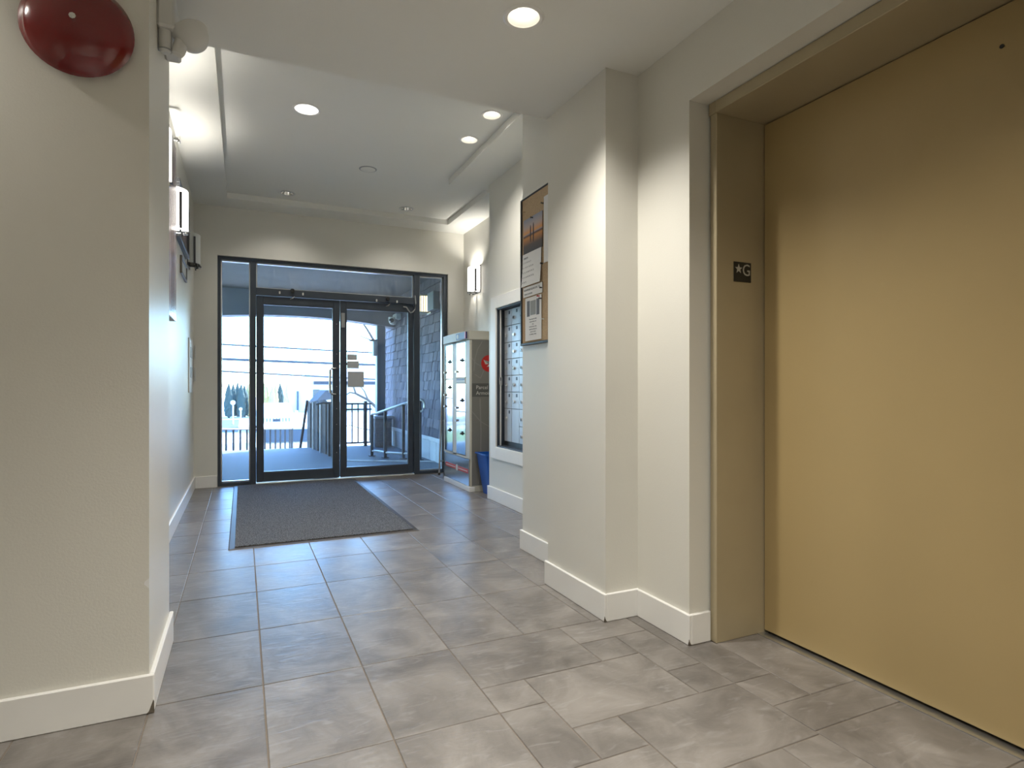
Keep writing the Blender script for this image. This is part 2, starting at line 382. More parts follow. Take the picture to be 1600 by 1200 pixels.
# ------------------------------------------------------------------ walls
def wall(name, *bx):
    for b_ in bx: o = struct(name, box(bm_new(), *b_), M['paint'])
    return o
wall('wall_left', (XL - 0.15, XL, YP - 0.1, 7.0, -0.1, TOP))
wall('wall_near_left', (-2.35, XN, YF, YP, -0.1, TOP))
wall('wall_far_left', (-2.35, -2.2, -2.55, YF, -0.1, TOP))
wall('wall_back', (-2.35, 2.6, -2.55, -2.4, -0.1, TOP))
wall('wall_front', (XL - 0.15, -0.236, YD, 7.0, -0.1, TOP), (2.283, XR + 0.15, YD, 7.0, -0.1, TOP), (-0.236, 2.283, YD, 7.0, 2.42, TOP))
# right side: wall A + recess behind, pillar B, wall C with the elevator opening
wall('wall_right', (XA, 2.7, 2.735, 3.405, -0.1, TOP))
wall('wall_right_pillar', (XB, 2.7, 2.195, 2.735, -0.1, TOP))
wall('wall_right_elevator', (XA, 2.7, 1.855, 2.195, -0.1, TOP), (XA, 2.7, 0.72, 1.855, 2.19, TOP), (XA, 2.7, -2.55, 0.72, -0.1, TOP), (2.12, 2.7, 0.72, 1.855, -0.1, 2.19))
MZ0, MZ1, MY0, MY1 = 0.50, 1.752, 3.69, 4.898
wall('wall_right_mail', (XM, 2.7, 3.405, 5.09, -0.1, MZ0), (XM, 2.7, 3.405, 5.09, MZ1, TOP), (XM, 2.7, 3.405, MY0, MZ0, MZ1), (XM, 2.7, MY1, 5.09, MZ0, MZ1), (2.21, 2.7, MY0, MY1, MZ0, MZ1))
wall('wall_right_recess', (XR, 2.7, 5.09, 7.0, -0.1, TOP))

# ------------------------------------------------------------------ ceilings with round holes for the recessed lamps
def holed(bm, x0, x1, y0, y1, z, holes, r0, big={}, seg=24):
    h = r0 + 0.05
    xs = sorted({x0, x1} | {c for hx, hy in holes for c in (hx - h, hx + h)}); ys = sorted({y0, y1} | {c for hx, hy in holes for c in (hy - h, hy + h)})
    for i in range(len(xs) - 1):
        for j in range(len(ys) - 1):
            cx, cy = (xs[i] + xs[i + 1]) / 2, (ys[j] + ys[j + 1]) / 2
            hit = [q for q in holes if abs(q[0] - cx) < 1e-4 and abs(q[1] - cy) < 1e-4]
            if not hit:
                bm.faces.new([bm.verts.new(p) for p in [(xs[i], ys[j], z), (xs[i], ys[j + 1], z), (xs[i + 1], ys[j + 1], z), (xs[i + 1], ys[j], z)]])
            else:
                ci, sq = [], []; r = big.get(hit[0], r0)
                for k in range(seg):
                    a = 2 * PI * (k + 0.5) / seg; c_, s_ = math.cos(a), math.sin(a); q = h / max(abs(c_), abs(s_))
                    ci.append(bm.verts.new((cx + r * c_, cy + r * s_, z))); sq.append(bm.verts.new((cx + q * c_, cy + q * s_, z)))
                cor = {}
                for sx in (1, -1):
                    for sy in (1, -1): cor[(sx, sy)] = bm.verts.new((cx + sx * h, cy + sy * h, z))
                for k in range(seg):
                    k2 = (k + 1) % seg
                    bm.faces.new((ci[k], sq[k], sq[k2], ci[k2]))
                    A, C_ = sq[k].co, sq[k2].co
                    on = lambda v: (abs(abs(v.x - cx) - h) < 1e-5)
                    if on(A) != on(C_):
                        sx = 1 if (A.x + C_.x) / 2 > cx else -1; sy = 1 if (A.y + C_.y) / 2 > cy else -1
                        bm.faces.new((sq[k], cor[(sx, sy)], sq[k2]))
HALL_LIGHTS = [(0.41, 4.35), (0.41, 6.305), (1.625, 6.305), (1.625, 4.35), (1.625, 3.89)]
TX0, TX1, TX2, TYa, TYb, TYc = -0.14, 1.755, 2.175, 3.09, 5.24, 6.52
ct = bm_new(); holed(ct, TX0 - 0.01, TX1 + 0.01, TYa - 0.01, TYc + 0.01, ZT, HALL_LIGHTS, 0.068, {(0.41, 4.35): 0.085})
holed(ct, TX1 + 0.01, TX2 + 0.01, TYb - 0.01, TYc + 0.01, ZT, [], 0.068)
cob = struct('ceiling', ct, M['ceil'])
cb = bm_new()   # dropped border around the tray
box(cb, XL, TX0, YP, YD, ZB, ZB + 0.10); box(cb, TX0, TX1, YP, TYa, ZB, ZB + 0.10)
box(cb, TX1, XM + 0.4, YP, TYb, ZB, ZB + 0.10)
box(cb, TX0, XR, TYc, YD, ZB, ZB + 0.10); box(cb, TX2, XR, TYb, TYc, ZB, ZB + 0.10)
struct('ceiling_border', cb, M['ceil'])
NEAR_LIGHTS = [(0.98, 2.03), (0.98, 0.95), (-1.15, 2.03), (0.2, 0.2), (0.98, -0.4), (-0.9, -0.8), (0.2, -1.5)]  # last four are unseen fill lamps, added to brighten the lobby
cn = bm_new(); holed(cn, -2.2, XA, -2.4, YP - 0.02, ZL, NEAR_LIGHTS, 0.068)
box(cn, XN, XB, YP - 0.02, YP, ZL, ZB + 0.1)
struct('ceiling_low', cn, M['ceil'])
struct('roof', B(-2.4, 2.75, -2.6, 7.05, TOP, TOP + 0.1), M['ceil'])

# ------------------------------------------------------------------ baseboards
HB = 0.122
def bb(name, *bx):
    bm = bm_new()
    for b_ in bx:
        box(bm, *b_, 0.0, HB, bev=0.003)
    return struct(name, bm, M['trim'])
T = 0.015
bb('baseboard_left', (XL, XL + T, YP + 0.01, YD))
bb('baseboard_near_left', (-2.2, XN + T, YF - T, YF), (XN, XN + T, YF, YP + 0.008))
bb('baseboard_front', (XL + T, -0.237, YD - T, YD), (2.284, XR, YD - T, YD))
bb('baseboard_right', (XA - T, XA, 2.74, 3.42), (XA, XM, 3.405, 3.42))
bb('baseboard_right_pillar', (XB - T, XB, 2.18, 2.75), (XB, XA, 2.18, 2.195))
bb('baseboard_right_elevator', (XA - T, XA, 1.84, 2.18), (XA, 1.737, 1.84, 1.855))
bb('baseboard_right_mail', (XM - T, XM, 3.42, 5.105), (XM, XR, 5.09, 5.105))
bb('baseboard_right_recess', (XR - T, XR, 5.105, YD - T))
bb('baseboard_back', (-2.2, XA, -2.4, -2.385)); bb('baseboard_far_left', (-2.2, -2.185, -2.385, YF - T)); bb('baseboard_right_near', (XA - T, XA, -2.385, 0.70))

# ------------------------------------------------------------------ elevator
ev = empty('elevator_door', (1.9, 1.27, 0), 'bronze painted elevator door in a deep frame at the right of the lobby', 'elevator')
e0, e1 = 0.762, 1.812
fr = bm_new()
box(fr, 1.739, 2.03, e1, e1 + 0.035, 0, 2.19, bev=0.002)
build('frame_side', fr, M['elevf'], ev)
fr = bm_new(); box(fr, 1.739, 2.03, e0 - 0.035, e0, 0, 2.19, bev=0.002); build('frame_side', fr, M['elevf'], ev)
fr = bm_new(); box(fr, 1.732, 2.03, e0, e1, 2.141, 2.188, bev=0.002); box(fr, 1.732, 1.742, e0 - 0.035, e0, 2.141, 2.188); box(fr, 1.732, 1.742, e1, e1 + 0.035, 2.141, 2.188); build('frame_header', fr, M['elevf'], ev)
bm = bm_new(); box(bm, 2.0, 2.035, e0 + 0.002, e1 - 0.003, 0.014, 2.137, bev=0.0015)
leaf = build('door_panel', bm, M['elev'], ev)
bm = bm_new(); lathe(bm, [(0, 0.0), (0.006, 0.0), (0.006, -0.002), (0, -0.002)], (1.9995, 0.956, 2.02), 'x', 12); build('key_hole', bm, M['black'], leaf)
build('floor_sill', B(1.962, 2.06, e0, e1, -0.002, 0.0035), M['steel2'], ev)
build('shaft_backing', B(2.036, 2.1, e0 - 0.03, e1 + 0.03, 0.0, 2.18), M['black'], ev)
gs = empty('floor_sign', (1.877, 1.81, 1.469), 'small black tactile plate with a star and the letter G on the elevator jamb', 'sign')
build('plate', B(1.830, 1.924, 1.8085, 1.8118, 1.469, 1.55, bev=0.0006), M['signblack'], gs)
pts = []
for k in range(10):
    a = PI / 2 + k * PI / 5; r = 0.0205 if k % 2 == 0 else 0.0085
    pts.append((1.8545 + r * math.cos(a), 1.8085, 1.521 + r * math.sin(a)))
build('star', prism(bm_new(), pts, (0, -0.0012, 0)), M['signgrey'], gs)
text('letter_g', 'G', 0.068, (1.874, 1.8083, 1.4955), (1, 0, 0), (0, 0, 1), M['signgrey'], gs, ext=0.0008, sx=0.92)

# ------------------------------------------------------------------ storefront: frame, leaves, glass
def win(name, x0, x1, z0, z1, g='glass'):
    bm = bm_new(); b_ = 0.012
    box(bm, x0, x0 + b_, 6.915, 6.955, z0, z1); box(bm, x1 - b_, x1, 6.915, 6.955, z0, z1)
    box(bm, x0, x1, 6.915, 6.955, z0, z0 + b_); box(bm, x0, x1, 6.915, 6.955, z1 - b_, z1)
    o = struct(name, bm, M['alu'])
    build('glass_pane', B(x0 + b_ * 0.5, x1 - b_ * 0.5, 6.932, 6.938, z0 + 0.006, z1 - 0.006), M[g], o)
    return o
fb = bm_new()
FZ = 2.42
box(fb, -0.236, -0.206, 6.88, 6.99, 0, FZ, bev=0.002)        # left jamb
box(fb, 2.235, 2.283, 6.88, 6.99, 0, FZ, bev=0.002)          # right jamb
box(fb, -0.206, 2.235, 6.88, 6.99, 2.385, FZ, bev=0.002)     # head
box(fb, 0.077, 0.134, 6.88, 6.99, 0, 2.385, bev=0.002)       # mullions
box(fb, 1.868, 1.936, 6.88, 6.99, 0, 2.385, bev=0.002)
box(fb, 0.134, 1.868, 6.88, 6.99, 2.035, 2.11, bev=0.002)    # transom bar
box(fb, -0.206, 0.077, 6.88, 6.99, 0, 0.035, bev=0.002); box(fb, 1.936, 2.235, 6.88, 6.99, 0, 0.035, bev=0.002)
struct('trim_1', fb, M['dark'])
win('window_1', -0.206, 0.077, 0.035, 2.385); win('window_2', 0.134, 1.868, 2.11, 2.385, 'glass_dirty'); win('window_3', 1.936, 2.235, 0.035, 2.385)
struct('threshold', B(0.134, 1.868, 6.86, 6.99, 0, 0.012, bev=0.003), M['alu'])
def leafdoor(name, x0, x1, s0, s1):
    bm = bm_new()
    box(bm, x0, x0 + s0, 6.905, 6.955, 0.016, 2.030, bev=0.002); box(bm, x1 - s1, x1, 6.905, 6.955, 0.016, 2.030, bev=0.002)
    box(bm, x0 + s0, x1 - s1, 6.905, 6.955, 0.016, 0.118, bev=0.002); box(bm, x0 + s0, x1 - s1, 6.905, 6.955, 1.945, 2.030, bev=0.002)
    o = struct(name, bm, M['dark'])
    build('glass_pane', B(x0 + s0 - 0.003, x1 - s1 + 0.003, 6.927, 6.933, 0.115, 1.948), M['glass'], o)
    for q, (a, b_) in enumerate([((x0 + s0, x0 + s0 + 0.008), (0.118, 1.945)), ((x1 - s1 - 0.008, x1 - s1), (0.118, 1.945)), ((x0 + s0 + 0.008, x1 - s1 - 0.008), (0.118, 0.126)), ((x0 + s0 + 0.008, x1 - s1 - 0.008), (1.937, 1.945))]):
        build('glazing_bead', B(a[0], a[1], 6.908, 6.95, b_[0], b_[1]), M['dark'], o)
    return o
d1 = leafdoor('door_1', 0.138, 1.008, 0.066, 0.069)
d2 = leafdoor('door_2', 1.016, 1.864, 0.064, 0.054)
def arc_handle(x, z0, z1, dx):
    p = [(x, 6.905, z0), (x, 6.86, z0), (x - 0.012 * dx, 6.848, z0), (x - 0.055 * dx, 6.846, z0 + 0.004), (x - 0.07 * dx, 6.845, z0 + 0.02), (x - 0.072 * dx, 6.845, (z0 + z1) / 2), (x - 0.07 * dx, 6.845, z1 - 0.02), (x - 0.055 * dx, 6.846, z1 - 0.004), (x - 0.012 * dx, 6.848, z1), (x, 6.86, z1), (x, 6.905, z1)]
    return tube(bm_new(), p, 0.0115, 10)
build('pull_handle', arc_handle(0.965, 0.963, 1.255, 1), M['chrome'], d1, smooth=True, label='polished metal D shaped pull handle')
bm = bm_new()
for z in (0.30, 0.62, 0.80, 1.05, 1.42, 1.76): lathe(bm, [(0, -0.003), (0.004, -0.003), (0.004, 0), (0, 0)], (0.975, 6.905, z), 'y', 8)
build('screw_heads', bm, M['alu'], d1)
# door-mounted bits
o = build('magnetic_sensor', B(1.023, 1.064, 6.885, 6.905, 1.722, 1.888, bev=0.003), M['gplastic'], d2)
c = tube(bm_new(), [(1.74, 6.895, 2.0), (1.775, 6.88, 1.995), (1.80, 6.875, 1.955), (1.822, 6.872, 1.93), (1.85, 6.872, 1.94), (1.878, 6.872, 1.975), (1.886, 6.872, 2.04), (1.879, 6.876, 2.135), (1.879, 6.895, 2.145)], 0.008, 8)
tag(build('flexible_conduit', c, M['gplastic'], smooth=True), 'looped grey flexible cable at the top right corner of the entrance doors', 'cable')
for i, (x0, z) in enumerate([(0.50, 2.07), (1.55, 2.05)]):
    cl = empty('door_sensor', (x0, 6.87, z), ['round black bolt cap with white contacts over the left door leaf', 'round black bolt cap with chrome hook over the right door leaf'][i], 'door hardware')
    build('cap', lathe(bm_new(), [(0.0, -0.025), (0.022, -0.022), (0.024, 0)], (x0 + 0.0, 6.88, z + 0.03), 'y', 14), M['black'], cl)
    for q in (-0.13, 0.11): build('contact', B(x0 + q - 0.008, x0 + q + 0.008, 6.865, 6.882, z - 0.012, z + 0.016, bev=0.003), M['plastic'], cl)
    build('hook', tube(bm_new(), [(x0 - 0.02, 6.88, z - 0.06), (x0, 6.86, z - 0.055), (x0 + 0.02, 6.86, z - 0.035), (x0 + 0.02, 6.88, z - 0.02)], 0.006), M['chrome'], cl)
# notices taped to the glass of the right leaf
def notice(x0, x1, z0, z1, lab):
    tag(build('notice', B(x0, x1, 6.922, 6.9262, z0, z1), M['paperback']), lab, 'notice')
M['paperback'] = mat('notice_grey_back', (0.52, 0.54, 0.55), 0.7, noise=0.06, nscale=12)
notice(1.092, 1.207, 1.354, 1.421, 'small dark grey notice taped to the glass door, topmost of three')
notice(1.092, 1.229, 1.258, 1.344, 'middle-sized grey notice on the glass door, between the smaller and larger ones')
notice(1.099, 1.284, 1.043, 1.223, 'largest squarish grey notice on the glass door, lowest of three')

# ------------------------------------------------------------------ entrance mat
mt = empty('entrance_mat', (0.55, 5.5, 0), 'dark charcoal carpet mat with black rubber edge before the glass doors', 'mat')
mx0, mx1, my0, my1 = -0.082, 1.166, 4.142, 6.845
bm = bm_new(); o_ = [(mx0, my0), (mx1, my0), (mx1, my1), (mx0, my1)]; bw = 0.038
i_ = [(mx0 + bw, my0 + bw), (mx1 - bw, my0 + bw), (mx1 - bw, my1 - bw), (mx0 + bw, my1 - bw)]
vo = [bm.verts.new((x, y, 0.0005)) for x, y in o_]; vm = [bm.verts.new((x + (0.006 if x < 0.5 else -0.006), y + (0.006 if y < 5 else -0.006), 0.004)) for x, y in o_]; vi = [bm.verts.new((x, y, 0.006)) for x, y in i_]
for k in range(4):
    j = (k + 1) % 4; bm.faces.new((vo[k], vo[j], vm[j], vm[k])); bm.faces.new((vm[k], vm[j], vi[j], vi[k]))
bm.faces.new(vo[::-1]); bm.faces.new(vi)
build('rubber_edge', bm, M['rubber'], mt)
build('carpet_pile', B(i_[0][0], i_[1][0], i_[0][1], i_[2][1], 0.0062, 0.012, bev=0.002), M['carpet'], mt)

# ------------------------------------------------------------------ wall sconces
def sconce(lit, loc, rz, label, watts):
    s = empty('wall_sconce', loc, label, 'wall light', 'curved wall sconces in the hall')
    x, y, z = loc
    def bx(bm, a, b_, c_, d, e, f, bev=0.0): return box(bm, x + a, x + b_, y + c_, y + d, z + e, z + f, bev=bev)
    H = 0.285
    bm = bm_new(); n = 16; ring = []
    for k in range(n + 1):
        a = PI * k / n; ring.append((x + 0.008 + 0.092 * math.sin(a) ** 0.8, y - 0.125 * math.cos(a)))
    lo = [bm.verts.new((p, q, z + 0.012)) for p, q in ring]; hi = [bm.verts.new((p, q, z + H)) for p, q in ring]
    for k in range(n): bm.faces.new((lo[k], lo[k + 1], hi[k + 1], hi[k]))
    build('shade', bm, M['opal_on'] if lit else M['opal'], s, smooth=True)
    build('backplate', bx(bm_new(), 0, 0.008, -0.132, 0.132, -0.015, H + 0.012, bev=0.002), M['bracket'], s)
    for sy in (-1, 1): build('front_strip', bx(bm_new(), 0.052, 0.068, sy * 0.117 - 0.010, sy * 0.117 + 0.010, -0.004, H - 0.035, bev=0.001), M['bracket'], s)
    bm = bm_new(); bx(bm, 0.0, 0.108, -0.014, 0.014, -0.008, 0.0, bev=0.001); bx(bm, 0.05, 0.06, -0.09, 0.09, -0.012, -0.006); bx(bm, 0.05, 0.06, -0.09, -0.08, -0.024, -0.006); bx(bm, 0.05, 0.06, 0.08, 0.09, -0.024, -0.006)
    build('lower_bracket', bm, M['bracket'], s)
    build('clamp', lathe(bm_new(), [(0, -0.024), (0.014, -0.024), (0.014, -0.008), (0, -0.008)], (x + 0.085, y, z), 'z', 12), M['chrome'], s)
    s.rotation_euler = (0, 0, rz)
    if lit:
        l = bpy.data.lights.new('sconce_lamp', 'POINT'); l.energy = watts; l.color = WARM; l.shadow_soft_size = 0.03
        lo_ = bpy.data.objects.new('sconce_lamp', l); COL.objects.link(lo_); lo_.parent = s; lo_.location = (0.058, 0, 0.20)
    return s
sconce(True, (XL, 3.73, 2.165), 0, 'glowing white wall sconce half hidden behind the near left wall corner', 14)
sconce(True, (XL, 4.86, 2.165), 0, 'glowing white wall sconce, middle of three on the left hall wall', 14)
sconce(False, (XL, 6.20, 2.165), 0, 'unlit grey wall sconce nearest the entrance on the left wall', 0)
sconce(True, (XR, 6.40, 2.150), PI, 'glowing white wall sconce on the right wall above the parcel locker', 15)

# ------------------------------------------------------------------ recessed lamps
def downlight(loc, kind, label, watts, group='recessed ceiling lamps', r=0.068, angle=130, col=WARM):
    x, y, z = loc
    d = empty('recessed_downlight', (x, y, z), label, 'ceiling light', group)
    build('trim_ring', lathe(bm_new(), [(r - 0.006, 0.0), (r - 0.006, -0.003), (r + 0.004, -0.005), (r + 0.012, -0.001), (r + 0.012, 0.0)], loc, 'z', 28), M['trim'] if kind != 'off' else M['alu'], d, smooth=True)
    build('housing', lathe(bm_new(), [(r, 0.0), (r, 0.13), (0, 0.13)], loc, 'z', 24), M['alu'], d, smooth=True)
    if kind == 'lens':
        build('lens', lathe(bm_new(), [(0, -0.004), (r * 0.6, -0.003), (r - 0.006, 0.001), (r - 0.006, 0.008), (0, 0.008)], loc, 'z', 24), M['lens_on'], d, smooth=True)
    else:
        build('reflector', lathe(bm_new(), [(r - 0.004, 0.001), (r - 0.012, 0.035), (r * 0.55, 0.075), (0.02, 0.085)], loc, 'z', 24), M['trim'] if kind == 'on' else M['chrome'], d, smooth=True)
        build('bulb', lathe(bm_new(), [(0, 0.022), (0.016, 0.026), (0.026, 0.042), (0.024, 0.060), (0.012, 0.082)], loc, 'z', 16), M['bulb_on'] if kind == 'on' else M['bulb_off'], d, smooth=True)
    if watts:
        l = bpy.data.lights.new('downlight_lamp', 'SPOT'); l.energy = watts * W_SPOT; l.color = col; l.spot_size = math.radians(angle); l.spot_blend = 1.0; l.shadow_soft_size = 0.05
        lo_ = bpy.data.objects.new('downlight_lamp', l); COL.objects.link(lo_); lo_.parent = d; lo_.location = (0, 0, -0.012)
    return d
downlight((0.41, 4.35, ZT), 'lens', 'large bright lens downlight in the ceiling tray nearest the left', 125, r=0.085)
downlight((0.41, 6.305, ZT), 'off', 'recessed downlight with chrome reflector at the far left of the ceiling tray', 20)
downlight((1.625, 6.305, ZT), 'off', 'recessed downlight with chrome reflector at the far right of the ceiling tray', 20)
downlight((1.625, 4.35, ZT), 'on', 'recessed lamp on the right of the tray, farther of the close pair', 45)
downlight((1.625, 3.89, ZT), 'on', 'recessed lamp on the right of the tray, next to the low ceiling', 45)
NW = [104, 56, 24, 110, 95, 110, 95]
NLAB = ['recessed lamp in the low ceiling nearest the right pillar', 'recessed lamp in the low ceiling in front of the elevator door', 'recessed lamp in the low ceiling left of the fire bell', 'added fill lamp in the low ceiling right above the viewpoint', 'added fill lamp in the low ceiling behind the viewpoint on the right', 'added fill lamp in the low ceiling behind the viewpoint on the left', 'added fill lamp in the low ceiling closest to the back wall']
for i, (x, y) in enumerate(NEAR_LIGHTS):
    downlight((x, y, ZL), 'on', NLAB[i], NW[i], 'recessed lamps in the low ceiling', angle=122 if i != 2 else 155)
sm = empty('ceiling_speaker', (1.02, 5.31, ZT), 'flat round grey cover disc in the middle of the ceiling tray', 'cover plate')
build('disc', lathe(bm_new(), [(0, -0.008), (0.058, -0.007), (0.066, -0.002), (0.068, 0)], (1.02, 5.31, ZT), 'z', 28), M['ceil'], sm, smooth=True)
build('rim', lathe(bm_new(), [(0.066, -0.004), (0.074, -0.003), (0.078, 0)], (1.02, 5.31, ZT), 'z', 28), M['gplastic'], sm, smooth=True)

# ------------------------------------------------------------------ left wall: artwork, picture, placard, intercom, sprinkler
ar = empty('canvas_artwork', (XL, 4.34, 1.485), 'tall mauve and brown streaked canvas hanging on the left hall wall', 'artwork')
build('stretcher', B(XL + 0.001, XL + 0.040, 4.09, 4.588, 1.485, 2.66), M['gplastic'], ar)
build('canvas', B(XL + 0.040, XL + 0.046, 4.088, 4.590, 1.483, 2.662, bev=0.002), M['art'], ar)
pf = empty('framed_picture', (XL, 5.45, 2.16), 'dark framed mauve picture on the left wall between the lit and unlit sconces', 'picture')
y0, y1, z0, z1 = 5.02, 5.90, 2.165, 2.60
build('frame', box(box(box(box(bm_new(), XL, XL + 0.032, y0, y1, z0, z0 + 0.03, bev=0.002), XL, XL + 0.032, y0, y1, z1 - 0.03, z1, bev=0.002), XL, XL + 0.032, y0, y0 + 0.03, z0 + 0.03, z1 - 0.03, bev=0.002), XL, XL + 0.032, y1 - 0.03, y1, z0 + 0.03, z1 - 0.03, bev=0.002), M['bracket'], pf)
build('print', B(XL, XL + 0.014, y0 + 0.028, y1 - 0.028, z0 + 0.028, z1 - 0.028), M['art'], pf)
pc = empty('wall_placard', (XL, 5.6, 1.95), 'small brown framed placard with pale insert below the dark picture', 'placard')
y0, y1, z0, z1 = 5.39, 5.88, 1.955, 2.10
bm = bm_new(); box(bm, XL, XL + 0.016, y0, y1, z0, z0 + 0.022, bev=0.002); box(bm, XL, XL + 0.016, y0, y1, z1 - 0.022, z1, bev=0.002); box(bm, XL, XL + 0.016, y0, y0 + 0.022, z0 + 0.022, z1 - 0.022); box(bm, XL, XL + 0.016, y1 - 0.022, y1, z0 + 0.022, z1 - 0.022)
build('frame', bm, M['brown'], pc); build('insert', B(XL, XL + 0.008, y0 + 0.02, y1 - 0.02, z0 + 0.02, z1 - 0.02), M['plastic'], pc)
ic = empty('entry_panel', (XL, 6.4, 0.99), 'tall narrow white wall panel with two grey windows near the entrance', 'control panel')
build('plate', B(XL, XL + 0.012, 6.18, 6.58, 0.99, 1.50, bev=0.002), M['plastic'], ic)
for z in (1.13, 1.32): build('grey_window', B(XL + 0.012, XL + 0.016, 6.28, 6.50, z, z + 0.10, bev=0.001), M['gplastic'], ic)
bp = empty('switch_plate', (-0.40, 6.84, 1.1), 'small off white switch plates beside the entry panel corner', 'switch')
for z in (1.10, 1.33):
    p_ = build('plate', B(-0.448, -0.432, 6.832, YD, z, z + 0.14, bev=0.002), M['plastic'], bp)
    build('toggle', B(-0.444, -0.436, 6.824, 6.833, z + 0.05, z + 0.08, bev=0.001), M['plastic'], p_)
sp = empty('sprinkler_head', (XL, 4.66, 2.74), 'small sidewall fire sprinkler high on the left wall above the canvas', 'sprinkler')
build('escutcheon', lathe(bm_new(), [(0, 0.006), (0.03, 0.006), (0.034, 0)], (XL, 4.66, 2.75), 'x', 18), M['chrome'], sp)
build('nozzle', tube(bm_new(), [(XL + 0.005, 4.66, 2.75), (XL + 0.05, 4.66, 2.75), (XL + 0.06, 4.66, 2.75)], [0.010, 0.012, 0.006]), M['chrome'], sp)
build('deflector', B(XL + 0.062, XL + 0.066, 4.63, 4.69, 2.735, 2.768), M['chrome'], sp)
bm = bm_new(); tube(bm, [(XL + 0.03, 4.66, 2.762), (XL + 0.063, 4.66, 2.766)], 0.003); tube(bm, [(XL + 0.03, 4.66, 2.738), (XL + 0.063, 4.66, 2.738)], 0.003); build('yoke', bm, M['chrome'], sp)

# ------------------------------------------------------------------ fire bell and emergency light
be = empty('fire_bell', (-0.457, YF, 1.96), 'glossy dark red fire alarm bell on the near left wall', 'bell')
bc = (-0.452, YF, 2.12)
build('gong', lathe(bm_new(), [(0, -0.078), (0.03, -0.076), (0.075, -0.068), (0.115, -0.052), (0.138, -0.034), (0.146, -0.020), (0.140, -0.016), (0.11, -0.034), (0, -0.05)], bc, 'y', 48), M['bell'], be, smooth=True)
build('back_box', lathe(bm_new(), [(0.06, -0.03), (0.095, -0.028), (0.095, 0)], bc, 'y', 24), M['bell'], be)
build('centre_nut', lathe(bm_new(), [(0, -0.088), (0.009, -0.088), (0.011, -0.076)], bc, 'y', 8), M['chrome'], be)
em = empty('emergency_light', (XN, 2.42, 2.2), 'white emergency light with two lamp heads at the top of the left wall corner', 'emergency light')
build('battery_case', B(XN, XN + 0.055, 2.36, 2.62, 2.29, 2.42, bev=0.008), M['plastic'], em)
def dish(c, d, prof, m, name, par):
    bm = lathe(bm_new(), prof, (0, 0, 0), 'z', 28); q = Vector(d).normalized().to_track_quat('Z', 'Y').to_matrix().to_4x4()
    bmesh.ops.transform(bm, matrix=Matrix.Translation(c) @ q, verts=bm.verts)
    return build(name, bm, m, par, smooth=True)
h1 = dish((XN + 0.022, 2.40, 2.215), (0, 0, 1), [(0, 0), (0.014, 0.0), (0.019, 0.006), (0.021, 0.03), (0.021, 0.09)], M['plastic'], 'lamp_head', em)
build('seam_ring', tube(bm_new(), [(XN + 0.022, 2.40, 2.222), (XN + 0.022, 2.40, 2.226)], 0.022, 20), M['gplastic'], h1)
dish((XN + 0.066, 2.40, 2.24), (0.3, 0, 1), [(0, -0.024), (0.018, -0.022), (0.022, -0.01), (0.022, 0.07)], M['plastic'], 'knuckle', em)
h2 = dish((-0.172, 2.41, 2.312), (-0.35, 0.2, 0.85), [(0, -0.068), (0.02, -0.066), (0.040, -0.054), (0.054, -0.032), (0.060, -0.006), (0.062, 0.0), (0.059, 0.004), (0.05, -0.002)], M['plastic'], 'lamp_head', em)
dish((-0.172, 2.41, 2.312), (-0.35, 0.2, 0.85), [(0, -0.01), (0.054, -0.004)], M['bulb_off'], 'lamp_lens', h2)
build('bracket', B(XN + 0.05, -0.16, 2.395, 2.425, 2.27, 2.285, bev=0.003), M['plastic'], em)

# paint chips knocked off the baseboard corners
tag(build('paint_scrape', prism(bm_new(), [(XN + 0.0002, YF - 0.0008, 0.425), (XN - 0.012, YF - 0.0008, 0.415), (XN - 0.014, YF - 0.0008, 0.408), (XN + 0.0002, YF - 0.0008, 0.392)], (0, 0.0012, 0)), M['white']), 'small pale scrape on the edge of the near left wall corner', 'wear mark')
M['chip'] = mat('exposed_corner_wear', (0.12, 0.10, 0.075), 0.9, noise=0.4, nscale=60)
for (x, y, lab) in ((XN + T, YF - T, 'dark chipped paint patch at the near left baseboard corner'), (XB - T, 2.18, 'tiny dark chip at the foot of the pillar baseboard corner'), (XA - T, 1.84, 'dark chipped paint at the baseboard corner beside the elevator')):
    sx = -1 if x < 0 else 1; k = 1.3 if x < 0 else 0.8
    bm = bm_new(); e_ = 0.0006
    xo = x + (e_ if x < 0 else -e_)
    prism(bm, [(xo, y - e_, 0.001), (xo + sx * 0.016 * k, y - e_, 0.001), (xo + sx * 0.011 * k, y - e_, 0.008), (xo + sx * 0.006 * k, y - e_, 0.020 * k), (xo + sx * 0.002, y - e_, 0.033 * k), (xo, y - e_, 0.028 * k)], (0, 0.0012, 0))
    prism(bm, [(xo, y - e_, 0.001), (xo, y + 0.007 * k, 0.001), (xo, y + 0.004, 0.012 * k), (xo, y, 0.026 * k)], (-sx * -0.0010, 0, 0))
    tag(build('paint_chip', bm, M['chip']), lab, 'wear mark')

